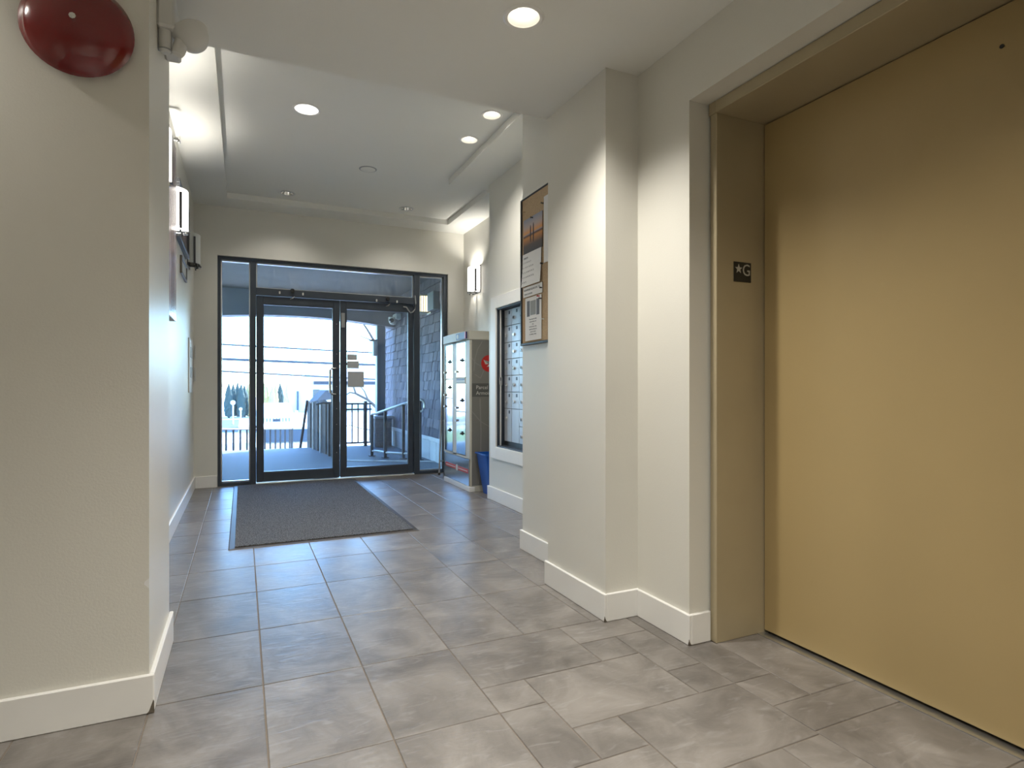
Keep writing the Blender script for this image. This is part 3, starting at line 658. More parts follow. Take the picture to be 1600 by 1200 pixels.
# ------------------------------------------------------------------ bulletin board and papers
bo = empty('bulletin_board', (XA, 3.1, 1.30), 'cork bulletin board in a dark metal frame on the right wall', 'bulletin board')
y0, y1, z0, z1 = 2.76, 3.395, 1.30, 2.228
bm = bm_new(); box(bm, XA - 0.022, XA, y0, y1, z0, z0 + 0.014, bev=0.002); box(bm, XA - 0.022, XA, y0, y1, z1 - 0.008, z1, bev=0.002); box(bm, XA - 0.022, XA, y1 - 0.016, y1, z0 + 0.014, z1 - 0.008, bev=0.002); box(bm, XA - 0.022, XA, y0, y0 + 0.016, z0 + 0.014, z1 - 0.008, bev=0.002)
build('frame', bm, M['bracket'], bo); build('cork_panel', B(XA - 0.014, XA - 0.001, y0 + 0.014, y1 - 0.014, z0 + 0.012, z1 - 0.006), M['cork'], bo)
XC = XA - 0.018
ca = empty('wall_calendar', (XC, 3.23, 1.60), 'hanging calendar with a sunset beach photo pinned to the cork board', 'calendar')
build('picture_page', B(XC - 0.002, XC, 3.095, 3.350, 1.872, 2.086), M['sunset'], ca)
for yc, hh in ((3.250, 0.052), (3.212, 0.058)):
    for sgn in (1, -1):
        pts = [(XC - 0.0022, yc - 0.007, 1.985), (XC - 0.0022, yc + 0.007, 1.985), (XC - 0.0022, yc + 0.006, 1.985 + sgn * hh * 0.7), (XC - 0.0022, yc + 0.003, 1.985 + sgn * hh), (XC - 0.0022, yc - 0.003, 1.985 + sgn * hh), (XC - 0.0022, yc - 0.006, 1.985 + sgn * hh * 0.7)]
        build('printed_figure', prism(bm_new(), pts, (-0.0004, 0, 0)), M['skin'], ca)
bm = bm_new(); n = 8
for k in range(n):
    za, zb = 1.872 - (1.872 - 1.667) * k / n, 1.872 - (1.872 - 1.667) * (k + 1) / n
    xa, xb = XC - 0.002 - 0.010 * (k / n) ** 2, XC - 0.002 - 0.010 * ((k + 1) / n) ** 2
    prism(bm, [(xa, 3.108, za), (xa, 3.362, za), (xb, 3.365, zb), (xb, 3.11, zb)], (0.0012, 0, 0))
pg = build('month_page', bm, M['white'], ca)
text('month_name', 'MARCH', 0.017, (XC - 0.0035, 3.345, 1.838), (0, -1, 0), (0, 0, 1), M['greyprint'], pg, ext=0.0002)
for r_ in range(5):
    text('date_row', '   '.join(str(r_ * 7 + q + 1) if r_ * 7 + q < 31 else ' ' for q in range(7)), 0.013, (XC - 0.0042 - 0.0078 * ((r_ + 1) / 5) ** 2, 3.352, 1.812 - r_ * 0.031), (0, -1, 0), (0, 0, 1), M['greyprint'], pg, ext=0.0002)
st = build('sponsor_strip', B(XC - 0.003, XC, 3.095, 3.352, 1.600, 1.662), M['white'], ca)
text('sponsor_name', 'RICHMOND ELEVATOR LTD.', 0.0175, (XC - 0.0035, 3.342, 1.636), (0, -1, 0), (0, 0, 1), M['greyprint'], st, ext=0.0002)
text('sponsor_phone', 'SERVICE 24 HOURS', 0.013, (XC - 0.0035, 3.335, 1.612), (0, -1, 0), (0, 0, 1), M['greyprint'], st, ext=0.0002)
nb = empty('pinned_notice', (XC, 3.22, 1.32), 'white notice with two dark bars and a centred pale picture under the calendar', 'notice')
pg = build('sheet', B(XC - 0.002, XC, 3.108, 3.325, 1.325, 1.592), M['white'], nb)
for a, b_ in ((3.262, 3.300), (3.132, 3.170)): build('dark_bar', B(XC - 0.0026, XC - 0.0018, a, b_, 1.475, 1.572), M['greyprint'], pg)
build('picture_area', B(XC - 0.0026, XC - 0.0018, 3.178, 3.254, 1.480, 1.568), M['lside2'], pg)
for i, s_ in enumerate(['Please keep the lobby', 'tidy and make sure', 'that', 'the front doors close', 'behind you when you', 'come in or leave', 'the building. Thanks']):
    text('notice_line', s_, 0.0115, (XC - 0.0024, 3.218, 1.452 - i * 0.0155), (0, -1, 0), (0, 0, 1), M['greyprint'], pg, ext=0.0002, align='CENTER')
tag(build('pinned_sheet', B(XC - 0.002, XC, 2.80, 3.076, 1.77, 2.16), M['white']), 'blank white sheet pinned at the right half of the board, edge just visible', 'paper')
pins = [(3.222, 2.076, 'black'), (3.10, 1.628, 'bracket'), (3.135, 1.583, 'red'), (3.112, 1.566, 'bracket'), (3.092, 1.77, 'bracket'), (3.083, 2.125, 'bracket'), (3.08, 1.44, 'plastic'), (3.335, 2.14, 'cork')]
plab = ['black push pin at the top of the calendar picture', 'dark push pin at the right end of the sponsor strip', 'red push pin at the top of the lower white notice', 'dark push pin just under the red one', 'dark push pin at the lower corner of the blank sheet', 'dark push pin at the top of the blank sheet', 'white push pin alone on the bare cork', 'brown push pin near the top left of the cork']
for (y_, z_, c_), lb in zip(pins, plab):
    tag(build('push_pin', lathe(bm_new(), [(0, -0.016), (0.006, -0.015), (0.003, -0.009), (0.0035, -0.003), (0.006, 0), (0, 0)], (XC - 0.001, y_, z_), 'x', 10), M[c_]), lb, 'pin')

# ------------------------------------------------------------------ mailboxes
mbx = empty('mailbox_bank', (XM, 4.3, 0.39), 'grey metal mailbox bank with many small doors recessed in the right wall', 'mailboxes')
bm = bm_new()
cy0, cy1, cz0, cz1 = MY0 - 0.11, 5.012, 0.392, 1.86
box(bm, XM - 0.018, XM, MY1 + 0.0, cy1, cz0, cz1, bev=0.002); box(bm, XM - 0.018, XM, cy0, MY0, cz0, cz1, bev=0.002)
box(bm, XM - 0.018, XM, MY0, MY1, cz0, MZ0, bev=0.002); box(bm, XM - 0.018, XM, MY0, MY1, MZ1, cz1, bev=0.002)
build('casing', bm, M['trim'], mbx)
bm = bm_new(); box(bm, XM - 0.004, XM + 0.07, MY1 - 0.014, MY1, MZ0, MZ1); box(bm, XM - 0.004, XM + 0.07, MY0, MY0 + 0.014, MZ0, MZ1); box(bm, XM - 0.004, XM + 0.07, MY0, MY1, MZ1 - 0.014, MZ1); box(bm, XM - 0.004, XM + 0.07, MY0, MY1, MZ0, MZ0 + 0.014)
build('metal_reveal', bm, M['dark'], mbx)
build('hinge_rod', tube(bm_new(), [(XM + 0.022, MY1 - 0.026, MZ0 + 0.015), (XM + 0.022, MY1 - 0.026, MZ1 - 0.015)], 0.008, 10), M['galv'], mbx, smooth=True)
build('latch', B(XM + 0.006, XM + 0.034, MY1 - 0.04, MY1 - 0.014, 1.06, 1.13, bev=0.004), M['chrome'], mbx)
build('back_panel', B(XM + 0.066, XM + 0.10, MY0, MY1, MZ0, MZ1), M['bracket'], mbx)
ct0 = MY1 - 0.03; cw = 0.155; ch = 0.1475
xf = XM + 0.058
for c_ in range(7):
    ya, yb = ct0 - (c_ + 1) * cw, ct0 - c_ * cw
    ztop = MZ1 - 0.018
    rows = [1] * 6 + ([2] if c_ in (0, 1, 4) else [1, 1])
    for h_ in rows:
        za = ztop - h_ * ch - (0.0 if h_ == 1 else -0.0)
        dd = build('mailbox_door', B(xf, xf + 0.008, ya + 0.0022, yb - 0.0022, za + 0.0022, ztop - 0.0022, bev=0.0015), M['mbox'], mbx)
        if not (h_ == 2 and c_ == 1):
            build('number_plate', B(xf - 0.0015, xf, (ya + yb) / 2 - 0.013 - 0.03, (ya + yb) / 2 + 0.015 - 0.03, ztop - 0.044, ztop - 0.016), M['plate'], dd)
            build('lock', lathe(bm_new(), [(0, -0.012), (0.013, -0.012), (0.015, 0), (0, 0)], (xf, (ya + yb) / 2 + 0.02, ztop - 0.085), 'x', 12), M['chrome'], dd)
        ztop = za

# ------------------------------------------------------------------ parcel locker
lk = empty('parcel_locker', (2.26, 5.87, 0), 'tall cream parcel locker with mirror steel doors beside the entrance', 'locker')
LX, LY0, LY1 = 2.05, 5.465, 6.28
build('body', B(LX + 0.01, 2.465, LY0, LY1, 0.0, 1.52, bev=0.004), M['lcream'], lk)
bm = bm_new(); n = 10; p = []
for k in range(n + 1):
    yy = LY0 - 0.004 + (LY1 + 0.008 - LY0) * k / n; p.append((LX - 0.012 - 0.022 * math.sin(PI * k / n), yy, 1.517))
p += [(2.468, LY1 + 0.004, 1.517), (2.468, LY0 - 0.004, 1.517)]
hd = build('header', prism(bm_new(), p, (0, 0, 0.085)), M['lcream'], lk)
xh = LX - 0.030
stk = build('header_sticker', B(xh - 0.004, xh + 0.012, 5.50, 5.79, 1.526, 1.594), M['navy'], hd)
build('sticker_edge', B(xh - 0.0055, xh - 0.003, 5.50, 5.53, 1.527, 1.593), M['red'], stk)
build('sticker_globe', lathe(bm_new(), [(0, -0.002), (0.024, -0.001), (0.025, 0.002)], (xh - 0.005, 5.74, 1.56), 'x', 20), M['plastic'], stk)
bm = bm_new()
box(bm, LX - 0.004, LX + 0.012, LY0 + 0.005, 5.575, 0.33, 1.512); box(bm, LX - 0.004, LX + 0.012, 5.862, 5.972, 0.33, 1.512); box(bm, LX - 0.004, LX + 0.012, 6.248, LY1, 0.33, 1.512)
box(bm, LX - 0.004, LX + 0.012, 5.575, 6.248, 0.325, 0.347); box(bm, LX - 0.004, LX + 0.012, 5.575, 6.248, 1.503, 1.512)
build('front_frame', bm, M['lcream'], lk)
cols = {'near': (5.580, 5.860, [(1.140, 1.500, 1.203, 1.319), (0.792, 1.080, 0.826, 0.909), (0.350, 0.788, 0.693, 0.572)]),
        'far': (5.976, 6.244, [(1.132, 1.500, 1.205, 1.317), (0.926, 1.128, 0.957, 1.042), (0.350, 0.922, 0.83, 0.582)])}
for nm, (ya, yb, ds) in cols.items():
    for (za, zb, zk, zl) in ds:
        d_ = build('locker_door', B(LX - 0.006, LX + 0.008, ya + 0.002, yb - 0.002, za + 0.002, zb - 0.002, bev=0.002), M['steel'], lk)
        build('cam_lock', lathe(bm_new(), [(0, -0.018), (0.011, -0.018), (0.013, -0.001)], (LX - 0.006, yb - 0.022, zk), 'x', 14), M['chrome'], d_)
        bm = bm_new(); box(bm, LX - 0.012, LX - 0.005, ya + 0.075, ya + 0.115, zl - 0.020, zl + 0.020, bev=0.002); box(bm, LX - 0.030, LX - 0.012, ya + 0.088, ya + 0.104, zl - 0.012, zl + 0.004, bev=0.002)
        build('latch', bm, M['bracket'], d_)
build('label_slot', B(LX - 0.008, LX + 0.004, 5.59, 5.852, 1.084, 1.134, bev=0.002), M['plastic'], lk)
build('slot_print', B(LX - 0.0095, LX - 0.007, 5.60, 5.845, 1.112, 1.130), M['navy'], lk)
lp = build('kick_panel', B(LX - 0.002, LX + 0.012, LY0 + 0.03, LY1 - 0.01, 0.055, 0.322, bev=0.002), M['steel2'], lk)
build('red_stripe', B(LX - 0.0035, LX, LY0 + 0.05, LY1 - 0.05, 0.178, 0.222), M['red'], lp)
build('stripe_print', B(LX - 0.0045, LX - 0.003, LY0 + 0.07, 5.80, 0.195, 0.203), M['ltext'], lp); build('stripe_print', B(LX - 0.0045, LX - 0.003, 5.90, LY1 - 0.07, 0.195, 0.203), M['ltext'], lp)
build('stripe_emblem', lathe(bm_new(), [(0, -0.0015), (0.034, -0.001), (0.034, 0)], (LX - 0.0035, 5.85, 0.20), 'x', 20), M['ltext'], lp)
build('plinth', B(LX - 0.006, LX + 0.05, LY0 - 0.003, LY1 + 0.003, 0, 0.05, bev=0.003), M['trim'], lk)
# the printed side that faces the lobby
sd = build('side_graphic', B(LX + 0.018, 2.455, LY0 - 0.002, LY0, 0.062, 1.512), M['lside'], lk)
ys = LY0 - 0.0028
build('name_band', B(LX + 0.020, 2.455, ys, LY0 - 0.0015, 0.946, 1.079), M['lband'], sd)
text('name_text', 'Parcel Locker', 0.052, (2.112, ys - 0.0002, 1.022), (1, 0, 0), (0, 0, 1), M['ltext'], sd, ext=0.0004)
text('name_text', 'Armoire \u00e0 colis', 0.052, (2.112, ys - 0.0002, 0.966), (1, 0, 0), (0, 0, 1), M['ltext'], sd, ext=0.0004)
build('roundel', lathe(bm_new(), [(0, -0.0008), (0.084, -0.0008), (0.084, 0.001)], (2.252, ys, 1.279), 'y', 32), M['red'], sd, label='round red emblem with a pale winged mark')
yl = ys - 0.0012
for pts in ([(2.19, 1.316), (2.245, 1.30), (2.312, 1.262), (2.262, 1.268)], [(2.225, 1.244), (2.312, 1.262), (2.25, 1.270), (2.235, 1.255)], [(2.19, 1.318), (2.262, 1.285), (2.232, 1.27), (2.212, 1.27)]):
    build('winged_mark', prism(bm_new(), [(a, yl, b_) for a, b_ in pts], (0, -0.0006, 0)), M['ltext'], sd)
def curve_strip(pts, wd):
    bm = bm_new()
    for (a, b_) in zip(pts[:-1], pts[1:]):
        d = Vector((b_[0] - a[0], 0, b_[1] - a[1])).normalized(); nrm = Vector((d.z, 0, -d.x)) * wd
        prism(bm, [(a[0] - nrm.x, ys + 0.0006, a[1] - nrm.z), (a[0] + nrm.x, ys + 0.0006, a[1] + nrm.z), (b_[0] + nrm.x, ys + 0.0006, b_[1] + nrm.z), (b_[0] - nrm.x, ys + 0.0006, b_[1] - nrm.z)], (0, 0.0008, 0))
    return bm
build('printed_curve', curve_strip([(2.09, 1.20), (2.10, 1.32), (2.13, 1.42), (2.18, 1.50)], 0.004), M['lside2'], sd)
build('printed_curve', curve_strip([(2.07, 1.33), (2.11, 1.28), (2.17, 1.25), (2.20, 1.24)], 0.003), M['lside2'], sd)
build('printed_curve', curve_strip([(2.10, 1.17), (2.16, 1.13), (2.20, 1.22)], 0.003), M['lside2'], sd)
build('printed_curve', curve_strip([(2.04 + 0.03, 0.80), (2.16, 0.70), (2.30, 0.62), (2.44, 0.57)], 0.004), M['lside2'], sd)
build('printed_curve', curve_strip([(2.155, 0.93), (2.165, 0.60), (2.16, 0.30), (2.14, 0.08)], 0.006), M['lside2'], sd)

# ------------------------------------------------------------------ blue bin, folded ladder
bn = empty('recycling_bin', (2.25, 5.28, 0), 'blue plastic wastebasket between the parcel locker and the mailbox wall', 'bin')
bm = bm_new()
def ringpts(x0, x1, y0, y1, z, r=0.02, n=4):
    out = []
    for (cx, cy, a0) in ((x1 - r, y1 - r, 0), (x0 + r, y1 - r, PI / 2), (x0 + r, y0 + r, PI), (x1 - r, y0 + r, 3 * PI / 2)):
        for k in range(n + 1):
            a = a0 + PI / 2 * k / n; out.append((cx + r * math.cos(a), cy + r * math.sin(a), z))
    return out
L_ = [ringpts(2.155, 2.345, 5.19, 5.39, 0.002), ringpts(2.10, 2.40, 5.145, 5.435, 0.385), ringpts(2.088, 2.412, 5.133, 5.447, 0.388), ringpts(2.088, 2.412, 5.133, 5.447, 0.40), ringpts(2.103, 2.397, 5.148, 5.432, 0.40), ringpts(2.160, 2.34, 5.195, 5.385, 0.012)]
rg = [[bm.verts.new(p_) for p_ in q] for q in L_]
for a, b_ in zip(rg[:-1], rg[1:]):
    for k in range(len(a)): bm.faces.new((a[k], a[(k + 1) % len(a)], b_[(k + 1) % len(a)], b_[k]))
bm.faces.new(rg[0][::-1]); bm.faces.new(rg[-1])
build('bin_shell', bm, M['bin'], bn, smooth=True)
ld = empty('folded_stand', (2.25, 6.72, 0), 'folded aluminium stand leaning behind the parcel locker at the glass', 'stand')
A0, A1 = Vector((2.122, 6.70, 0.006)), Vector((2.205, 6.76, 1.62))
B0, B1 = Vector((2.145, 6.66, 0.006)), Vector((2.20, 6.74, 1.60))
C0, C1 = Vector((2.42, 6.70, 0.006)), Vector((2.33, 6.76, 1.62))
build('front_leg', tube(bm_new(), [A0, A1], 0.011, 8), M['alu'], ld, smooth=True)
build('rear_leg', tube(bm_new(), [B0 + Vector((0.03, 0, 0)), B1 + Vector((0.01, 0, 0))], 0.010, 8), M['rail'], ld, smooth=True)
build('side_leg', tube(bm_new(), [C0, C1], 0.011, 8), M['alu'], ld, smooth=True)
for z in (0.16, 0.64, 1.15):
    a = A0.lerp(A1, z / 1.62); c_ = C0.lerp(C1, z / 1.62); build('cross_bar', tube(bm_new(), [a, c_], 0.009, 8), M['alu'], ld)
for q in (A0, C0): build('foot', lathe(bm_new(), [(0, 0), (0.015, 0), (0.013, 0.03), (0, 0.03)], (q.x, q.y, 0.0), 'z', 10), M['rubber'], ld)

# ================================================================== OUTSIDE
def arc_beam():
    pts = []; n = 20; x0, x1 = -1.2, 2.47
    for k in range(n + 1):
        x = x0 + (x1 - x0) * k / n; pts.append((x, 10.3, 2.225 - 0.085 * ((x - 0.75) / 1.4) ** 2))
    pts += [(x1, 10.3, 2.85), (x0, 10.3, 2.85)]
    return prism(bm_new(), pts, (0, 0.3, 0))
struct('porch_floor', B(-2.0, 2.6, 7.0, 10.8, -0.22, -0.004), M['conc'])
struct('porch_soffit', B(-2.0, 2.9, 7.0, 10.7, 2.62, 2.72), M['soffit'])
struct('porch_beam', arc_beam(), M['beam'])
struct('building_upper_mass', B(-9, 9, 7.02, 10.75, 2.9, 9), M['siding'])
struct('wall_exterior_left', B(-9, XL - 0.15, 6.9, 7.05, -1.2, 3.2), M['siding'])
ew = bm_new(); box(ew, 2.478, 2.7, 7.0, 11.15, -1.2, 2.75)
ext = struct('wall_exterior_shingled', ew, M['beam'])
build('foundation_panel', B(2.462, 2.48, 7.0, 11.1, -0.1, 0.275), M['foundation'], ext)
build('band_board', B(2.445, 2.48, 7.0, 11.12, 0.275, 0.335, bev=0.006), M['extwhite'], ext)
for yy in (7.9, 9.2, 10.3): build('panel_joint', B(2.458, 2.463, yy, yy + 0.012, -0.05, 0.275), M['extwhite'], ext)
build('corner_board', B(2.44, 2.71, 11.10, 11.17, -1.2, 2.6), M['extwhite'], ext)
# shingle courses: the nearer ones singly, the rest joined
rest = bm_new(); count = 0
for r_ in range(17):
    z0 = 0.335 + r_ * 0.135; yy = 7.02 + R.uniform(0, 0.1)
    while yy < 11.08:
        wd = R.uniform(0.10, 0.22); y1_ = min(yy + wd, 11.09); dz = R.uniform(-0.006, 0.006)
        xs_ = 2.452 + R.uniform(-0.003, 0.003)
        pr = [(xs_, yy + 0.002, z0 + dz - 0.004), (xs_ + 0.018, yy + 0.002, z0 + 0.137), (2.48, yy + 0.002, z0 + 0.137), (2.48, yy + 0.002, z0 + dz - 0.004)]
        if 7.55 < yy < 9.95 and z0 < 2.3 and count < 298:
            bm = prism(bm_new(), pr, (0, y1_ - yy - 0.008, 0)); build('shingle', bm, R.choice(M['shingles']), ext); count += 1
        else: prism(rest, pr, (0, y1_ - yy - 0.008, 0))
        yy = y1_
build('shingle_field', rest, M['shingles'][1], ext, kind='stuff')

# outdoor lantern and camera on the shingled wall
ln = empty('porch_wall_lantern', (2.45, 8.36, 2.12), 'glowing box lantern on the shingled porch wall seen through the right sidelight', 'wall light')
build('diffuser', B(2.33, 2.445, 8.22, 8.50, 2.135, 2.36, bev=0.006), mat('lantern_glow', (0.8, 0.7, 0.5), 0.5, emit=(1, 0.80, 0.50), estr=2.2), ln)
bm = bm_new()
for y_ in (8.213, 8.28, 8.35, 8.42, 8.492): box(bm, 2.322, 2.331, y_, y_ + 0.008, 2.12, 2.375)
for x_ in (2.36, 2.395, 2.43): box(bm, x_, x_ + 0.008, 8.212, 8.219, 2.12, 2.375)
box(bm, 2.325, 2.45, 8.215, 8.502, 2.36, 2.378); box(bm, 2.325, 2.45, 8.215, 8.502, 2.118, 2.134)
build('cage', bm, M['lcream'], ln)
ja = empty('porch_junction_box', (2.43, 7.85, 2.1), 'grey electrical box on the porch wall right of the lantern', 'electrical box')
build('box', B(2.36, 2.452, 7.72, 8.0, 2.11, 2.36, bev=0.006), M['gplastic'], ja); build('conduit', tube(bm_new(), [(2.42, 8.0, 2.10), (2.40, 8.12, 2.085)], 0.012), M['alu'], ja)
scam = empty('security_camera', (2.40, 10.0, 2.1), 'white dome security camera under the porch beam at the shingled wall', 'camera')
build('mount', B(2.36, 2.455, 9.85, 10.1, 2.20, 2.30, bev=0.01), M['plastic'], scam)
build('dome', lathe(bm_new(), [(0.0, -0.13), (0.05, -0.115), (0.075, -0.07), (0.08, 0.0)], (2.34, 9.98, 2.24), 'z', 18), M['plastic'], scam, smooth=True)
build('lens_window', lathe(bm_new(), [(0, -0.05), (0.035, -0.045), (0.04, 0)], (2.30, 9.93, 2.18), 'y', 14), M['carglass'], scam)

# stone pillar with timber post
pl = empty('porch_pillar', (2.24, 10.45, -0.15), 'stone based porch pillar with dark timber post by the shingled wall', 'pillar')
core = build('stone_base', B(2.115, 2.40, 10.32, 10.62, -0.22, 0.50), M['mortar'], pl)
for side in range(2):
    z = -0.18
    while z < 0.48:
        h_ = R.uniform(0.05, 0.085); u = 0.0
        while u < 0.28:
            l_ = R.uniform(0.08, 0.16); u1 = min(u + l_, 0.285); dd_ = R.uniform(0.008, 0.018)
            if side == 0: b_ = B(2.115 + u + 0.003, 2.115 + u1 - 0.003, 10.32 - dd_, 10.325, z + 0.003, min(z + h_, 0.5) - 0.003, bev=0.004)
            else: b_ = B(2.115 - dd_, 2.12, 10.32 + u + 0.003, 10.32 + u1 - 0.003, z + 0.003, min(z + h_, 0.5) - 0.003, bev=0.004)
            build('stone', b_, M['stone'], core); u = u1
        z += h_
build('cap_stone', B(2.09, 2.43, 10.29, 10.65, 0.50, 0.545, bev=0.006), M['extwhite'], pl)
build('timber_post', B(2.17, 2.30, 10.40, 10.54, 0.545, 2.16, bev=0.004), M['beam'], pl)
build('post_trim', B(2.155, 2.169, 10.395, 10.545, 0.545, 2.16), M['foundation'], pl)
jb = empty('post_lantern', (2.13, 10.44, 1.55), 'small pale box lantern mounted on the timber porch post', 'lantern')
build('lantern_box', B(2.09, 2.154, 10.38, 10.50, 1.60, 1.86, bev=0.006), M['foundation'], jb); build('lantern_cap', B(2.03, 2.154, 10.37, 10.51, 1.86, 1.885), M['beam'], jb)
lc = empty('porch_column', (-0.45, 10.4, 0), 'dark timber porch post at the far left of the view outside', 'pillar')
build('post', B(-0.62, -0.30, 10.32, 10.6, -0.22, 1.05, bev=0.008), M['beam'], lc); build('post_cap', B(-0.64, -0.285, 10.30, 10.62, 1.05, 1.10, bev=0.01), M['beam'], lc)
struct('porch_column_wall', B(-1.4, -0.64, 10.3, 10.6, -0.3, 2.3), M['foundation'])

# ramp guard at the far edge (descending with the ramp)
rl = empty('ramp_guard_rail', (0.3, 12.4, -0.9), 'dark metal guard rail with upright pickets beyond the porch edge', 'railing')
P0, P1 = Vector((-0.42, 10.86, 0.355)), Vector((1.02, 14.2, 0.115))
build('top_rail', tube(bm_new(), [P0, P1], 0.022, 8), M['rail'], rl)
build('bottom_rail', tube(bm_new(), [P0 - Vector((0, 0, 0.88)), P1 - Vector((0, 0, 0.88))], 0.018, 8), M['rail'], rl)
npk = 13
for k in range(npk):
    p_ = P0.lerp(P1, (k + 0.5) / npk); build('picket', B(p_.x - 0.016, p_.x + 0.016, p_.y - 0.016, p_.y + 0.016, p_.z - 0.88, p_.z), M['rail'], rl)
for p_ in (P0, P1): build('post', B(p_.x - 0.025, p_.x + 0.025, p_.y - 0.025, p_.y + 0.025, -1.2, p_.z + 0.02), M['rail'], rl)
# plank screen
fn = empty('plank_screen', (1.15, 10.2, -0.2), 'weathered grey plank screen fence standing beside the ramp outside', 'fence')
F0, F1 = Vector((1.235, 9.30, 0)), Vector((1.07, 11.05, 0)); nf = 6; dr = (F1 - F0) / nf
for k in range(nf):
    a = F0 + dr * k + dr * 0.02; b_ = F0 + dr * (k + 1) - dr * 0.02; zt = 0.86 - 0.012 * k - (0.04 if k == 0 else 0)
    nrm = Vector((dr.y, -dr.x, 0)).normalized() * 0.02 * (1 if k % 2 else 0.4)
    build('plank', prism(bm_new(), [(a.x - nrm.x, a.y - nrm.y, -0.5), (b_.x - nrm.x, b_.y - nrm.y, -0.5), (b_.x - nrm.x, b_.y - nrm.y, zt - 0.02), ((a.x + b_.x) / 2 - nrm.x, (a.y + b_.y) / 2 - nrm.y, zt), (a.x - nrm.x, a.y - nrm.y, zt - 0.03)], (0.028, 0.003, 0)), M['fence'], fn)
for k in (0, 2, 4): 
    a = F0 + dr * k; build('seam_post', B(a.x - 0.045, a.x - 0.02, a.y - 0.02, a.y + 0.02, -0.5, 0.80), M['galv'] if k else M['fence'], fn)
gp = empty('gate_post', (1.27, 9.2, 0), 'thick dark gate post with horizontal top rail in front of the plank screen', 'post')
build('post', B(1.215, 1.29, 9.12, 9.20, -0.01, 0.99, bev=0.006), M['fence'], gp)
build('gate_rail', tube(bm_new(), [(1.02, 9.3, 0.79), (1.08, 9.26, 0.81), (1.25, 9.17, 0.81), (1.40, 9.12, 0.80)], 0.017), M['rail'], gp)
tag(build('leaning_stick', tube(bm_new(), [(0.92, 10.9, -0.02), (1.02, 10.7, 0.82)], 0.022, 7), M['fence']), 'thin dark stick leaning against the end of the plank screen', 'stick')
# right guard rail behind the pillar
rr = empty('porch_guard_rail', (1.7, 10.7, 0), 'dark metal guard rail between the gate post and the stone pillar', 'railing')
for z in (0.755, 0.655, 0.06): build('rail_bar', B(1.30, 2.12, 10.68, 10.71, z - 0.015, z + 0.012), M['rail'], rr)
for k in range(8): build('picket', B(1.345 + k * 0.105, 1.365 + k * 0.105, 10.685, 10.705, 0.06, 0.75), M['rail'], rr)
build('post', B(1.985, 2.035, 10.66, 10.73, -0.004, 0.80), M['rail'], rr)
# bright galvanised stair handrail
hr = empty('stair_handrail', (2.1, 8.6, 0), 'bright galvanised handrail with looped end on the porch by the door', 'railing')
hp = [(1.80, 9.061, 0.635), (1.86, 8.97, 0.65), (1.931, 8.727, 0.70), (2.147, 8.50, 0.80), (2.33, 8.27, 0.865)]
build('top_rail', tube(bm_new(), hp, 0.020, 10), M['galv'], hr, smooth=True)
loop = [(2.33, 8.27, 0.865)] + [(2.335 + 0.05 * math.sin(a), 8.25 - 0.03 * math.sin(a), 0.78 + 0.085 * math.cos(a)) for a in [PI * k / 8 for k in range(1, 9)]]
build('end_loop', tube(bm_new(), loop, 0.018, 10), M['galv'], hr, smooth=True)
for (x, y_, zt) in ((1.80, 9.061, 0.635), (1.931, 8.727, 0.70), (2.147, 8.50, 0.80), (2.33, 8.27, 0.86)):
    pp = build('post', B(x - 0.02, x + 0.02, y_ - 0.02, y_ + 0.02, 0.0, zt - 0.01), M['rail'], hr); build('base_plate', B(x - 0.045, x + 0.045, y_ - 0.045, y_ + 0.045, -0.003, 0.008), M['rail'], pp)
build('lower_bar', tube(bm_new(), [(p_[0], p_[1], 0.075) for p_ in hp], 0.016, 8), M['galv'], hr)
struct('porch_curb', prism(bm_new(), [(1.25, 8.62, -0.004), (2.46, 7.95, -0.004), (2.46, 8.0, -0.004), (1.25, 8.67, -0.004)], (0, 0, 0.012)), M['extwhite'])

# street scene
struct('street_ground', B(-60, 90, 10.8, 160, -1.4, -1.2), M['ground'])
M['grass'] = mat('lawn', (0.10, 0.15, 0.035), 0.9, noise=0.3, nscale=3)
struct('lawn_left', B(-60, -1.6, 7.05, 30, -1.4, -1.15), M['grass'])
struct('road_shade_patch', B(-20, -0.2, 33, 46, -1.205, -1.19), M['asphalt'])  # dark blue-grey patch stands in for the shadow across the road
def cedar(px, Y, zt, wd, m, lab, grp):
    bm = bm_new(); seg = 14; rings = []; z0 = -1.2; X = px
    nr = 12
    for i in range(nr + 1):
        t = i / nr; rad = wd * (math.sin(PI * min(1, 0.18 + 0.86 * t)) ** 0.6) * (1 - 0.35 * t) + 0.01
        if i == nr: rad = 0.02
        ring = []
        for k in range(seg):
            a = 2 * PI * k / seg; q = rad * R.uniform(0.82, 1.15)
            ring.append(bm.verts.new((X + q * math.cos(a), Y + q * math.sin(a), z0 + 0.12 + (zt - z0 - 0.12) * t + R.uniform(-0.05, 0.05))))
        rings.append(ring)
    for i in range(nr):
        for k in range(seg): bm.faces.new((rings[i][k], rings[i][(k + 1) % seg], rings[i + 1][(k + 1) % seg], rings[i + 1][k]))
    bm.faces.new(rings[0]); bm.faces.new(rings[-1])
    e = empty('cedar_tree', (X, Y, z0), lab, 'tree', grp)
    build('foliage', bm, m, e); build('trunk', tube(bm_new(), [(X, Y, z0), (X, Y, z0 + 0.3)], 0.08), M['bark'], e)
Y = 50
def pX(x): 
    a = (x - 800) / 918.7; c, s = math.cos(YAW), math.sin(YAW); return Y * (a * c + s) / (c - a * s)
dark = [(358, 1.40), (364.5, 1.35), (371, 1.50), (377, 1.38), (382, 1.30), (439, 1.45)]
lit_cedars = [(388, 1.45), (393.5, 1.35), (413, 1.45), (418, 1.40), (424, 1.42), (430.5, 1.38), (447, 1.40)]
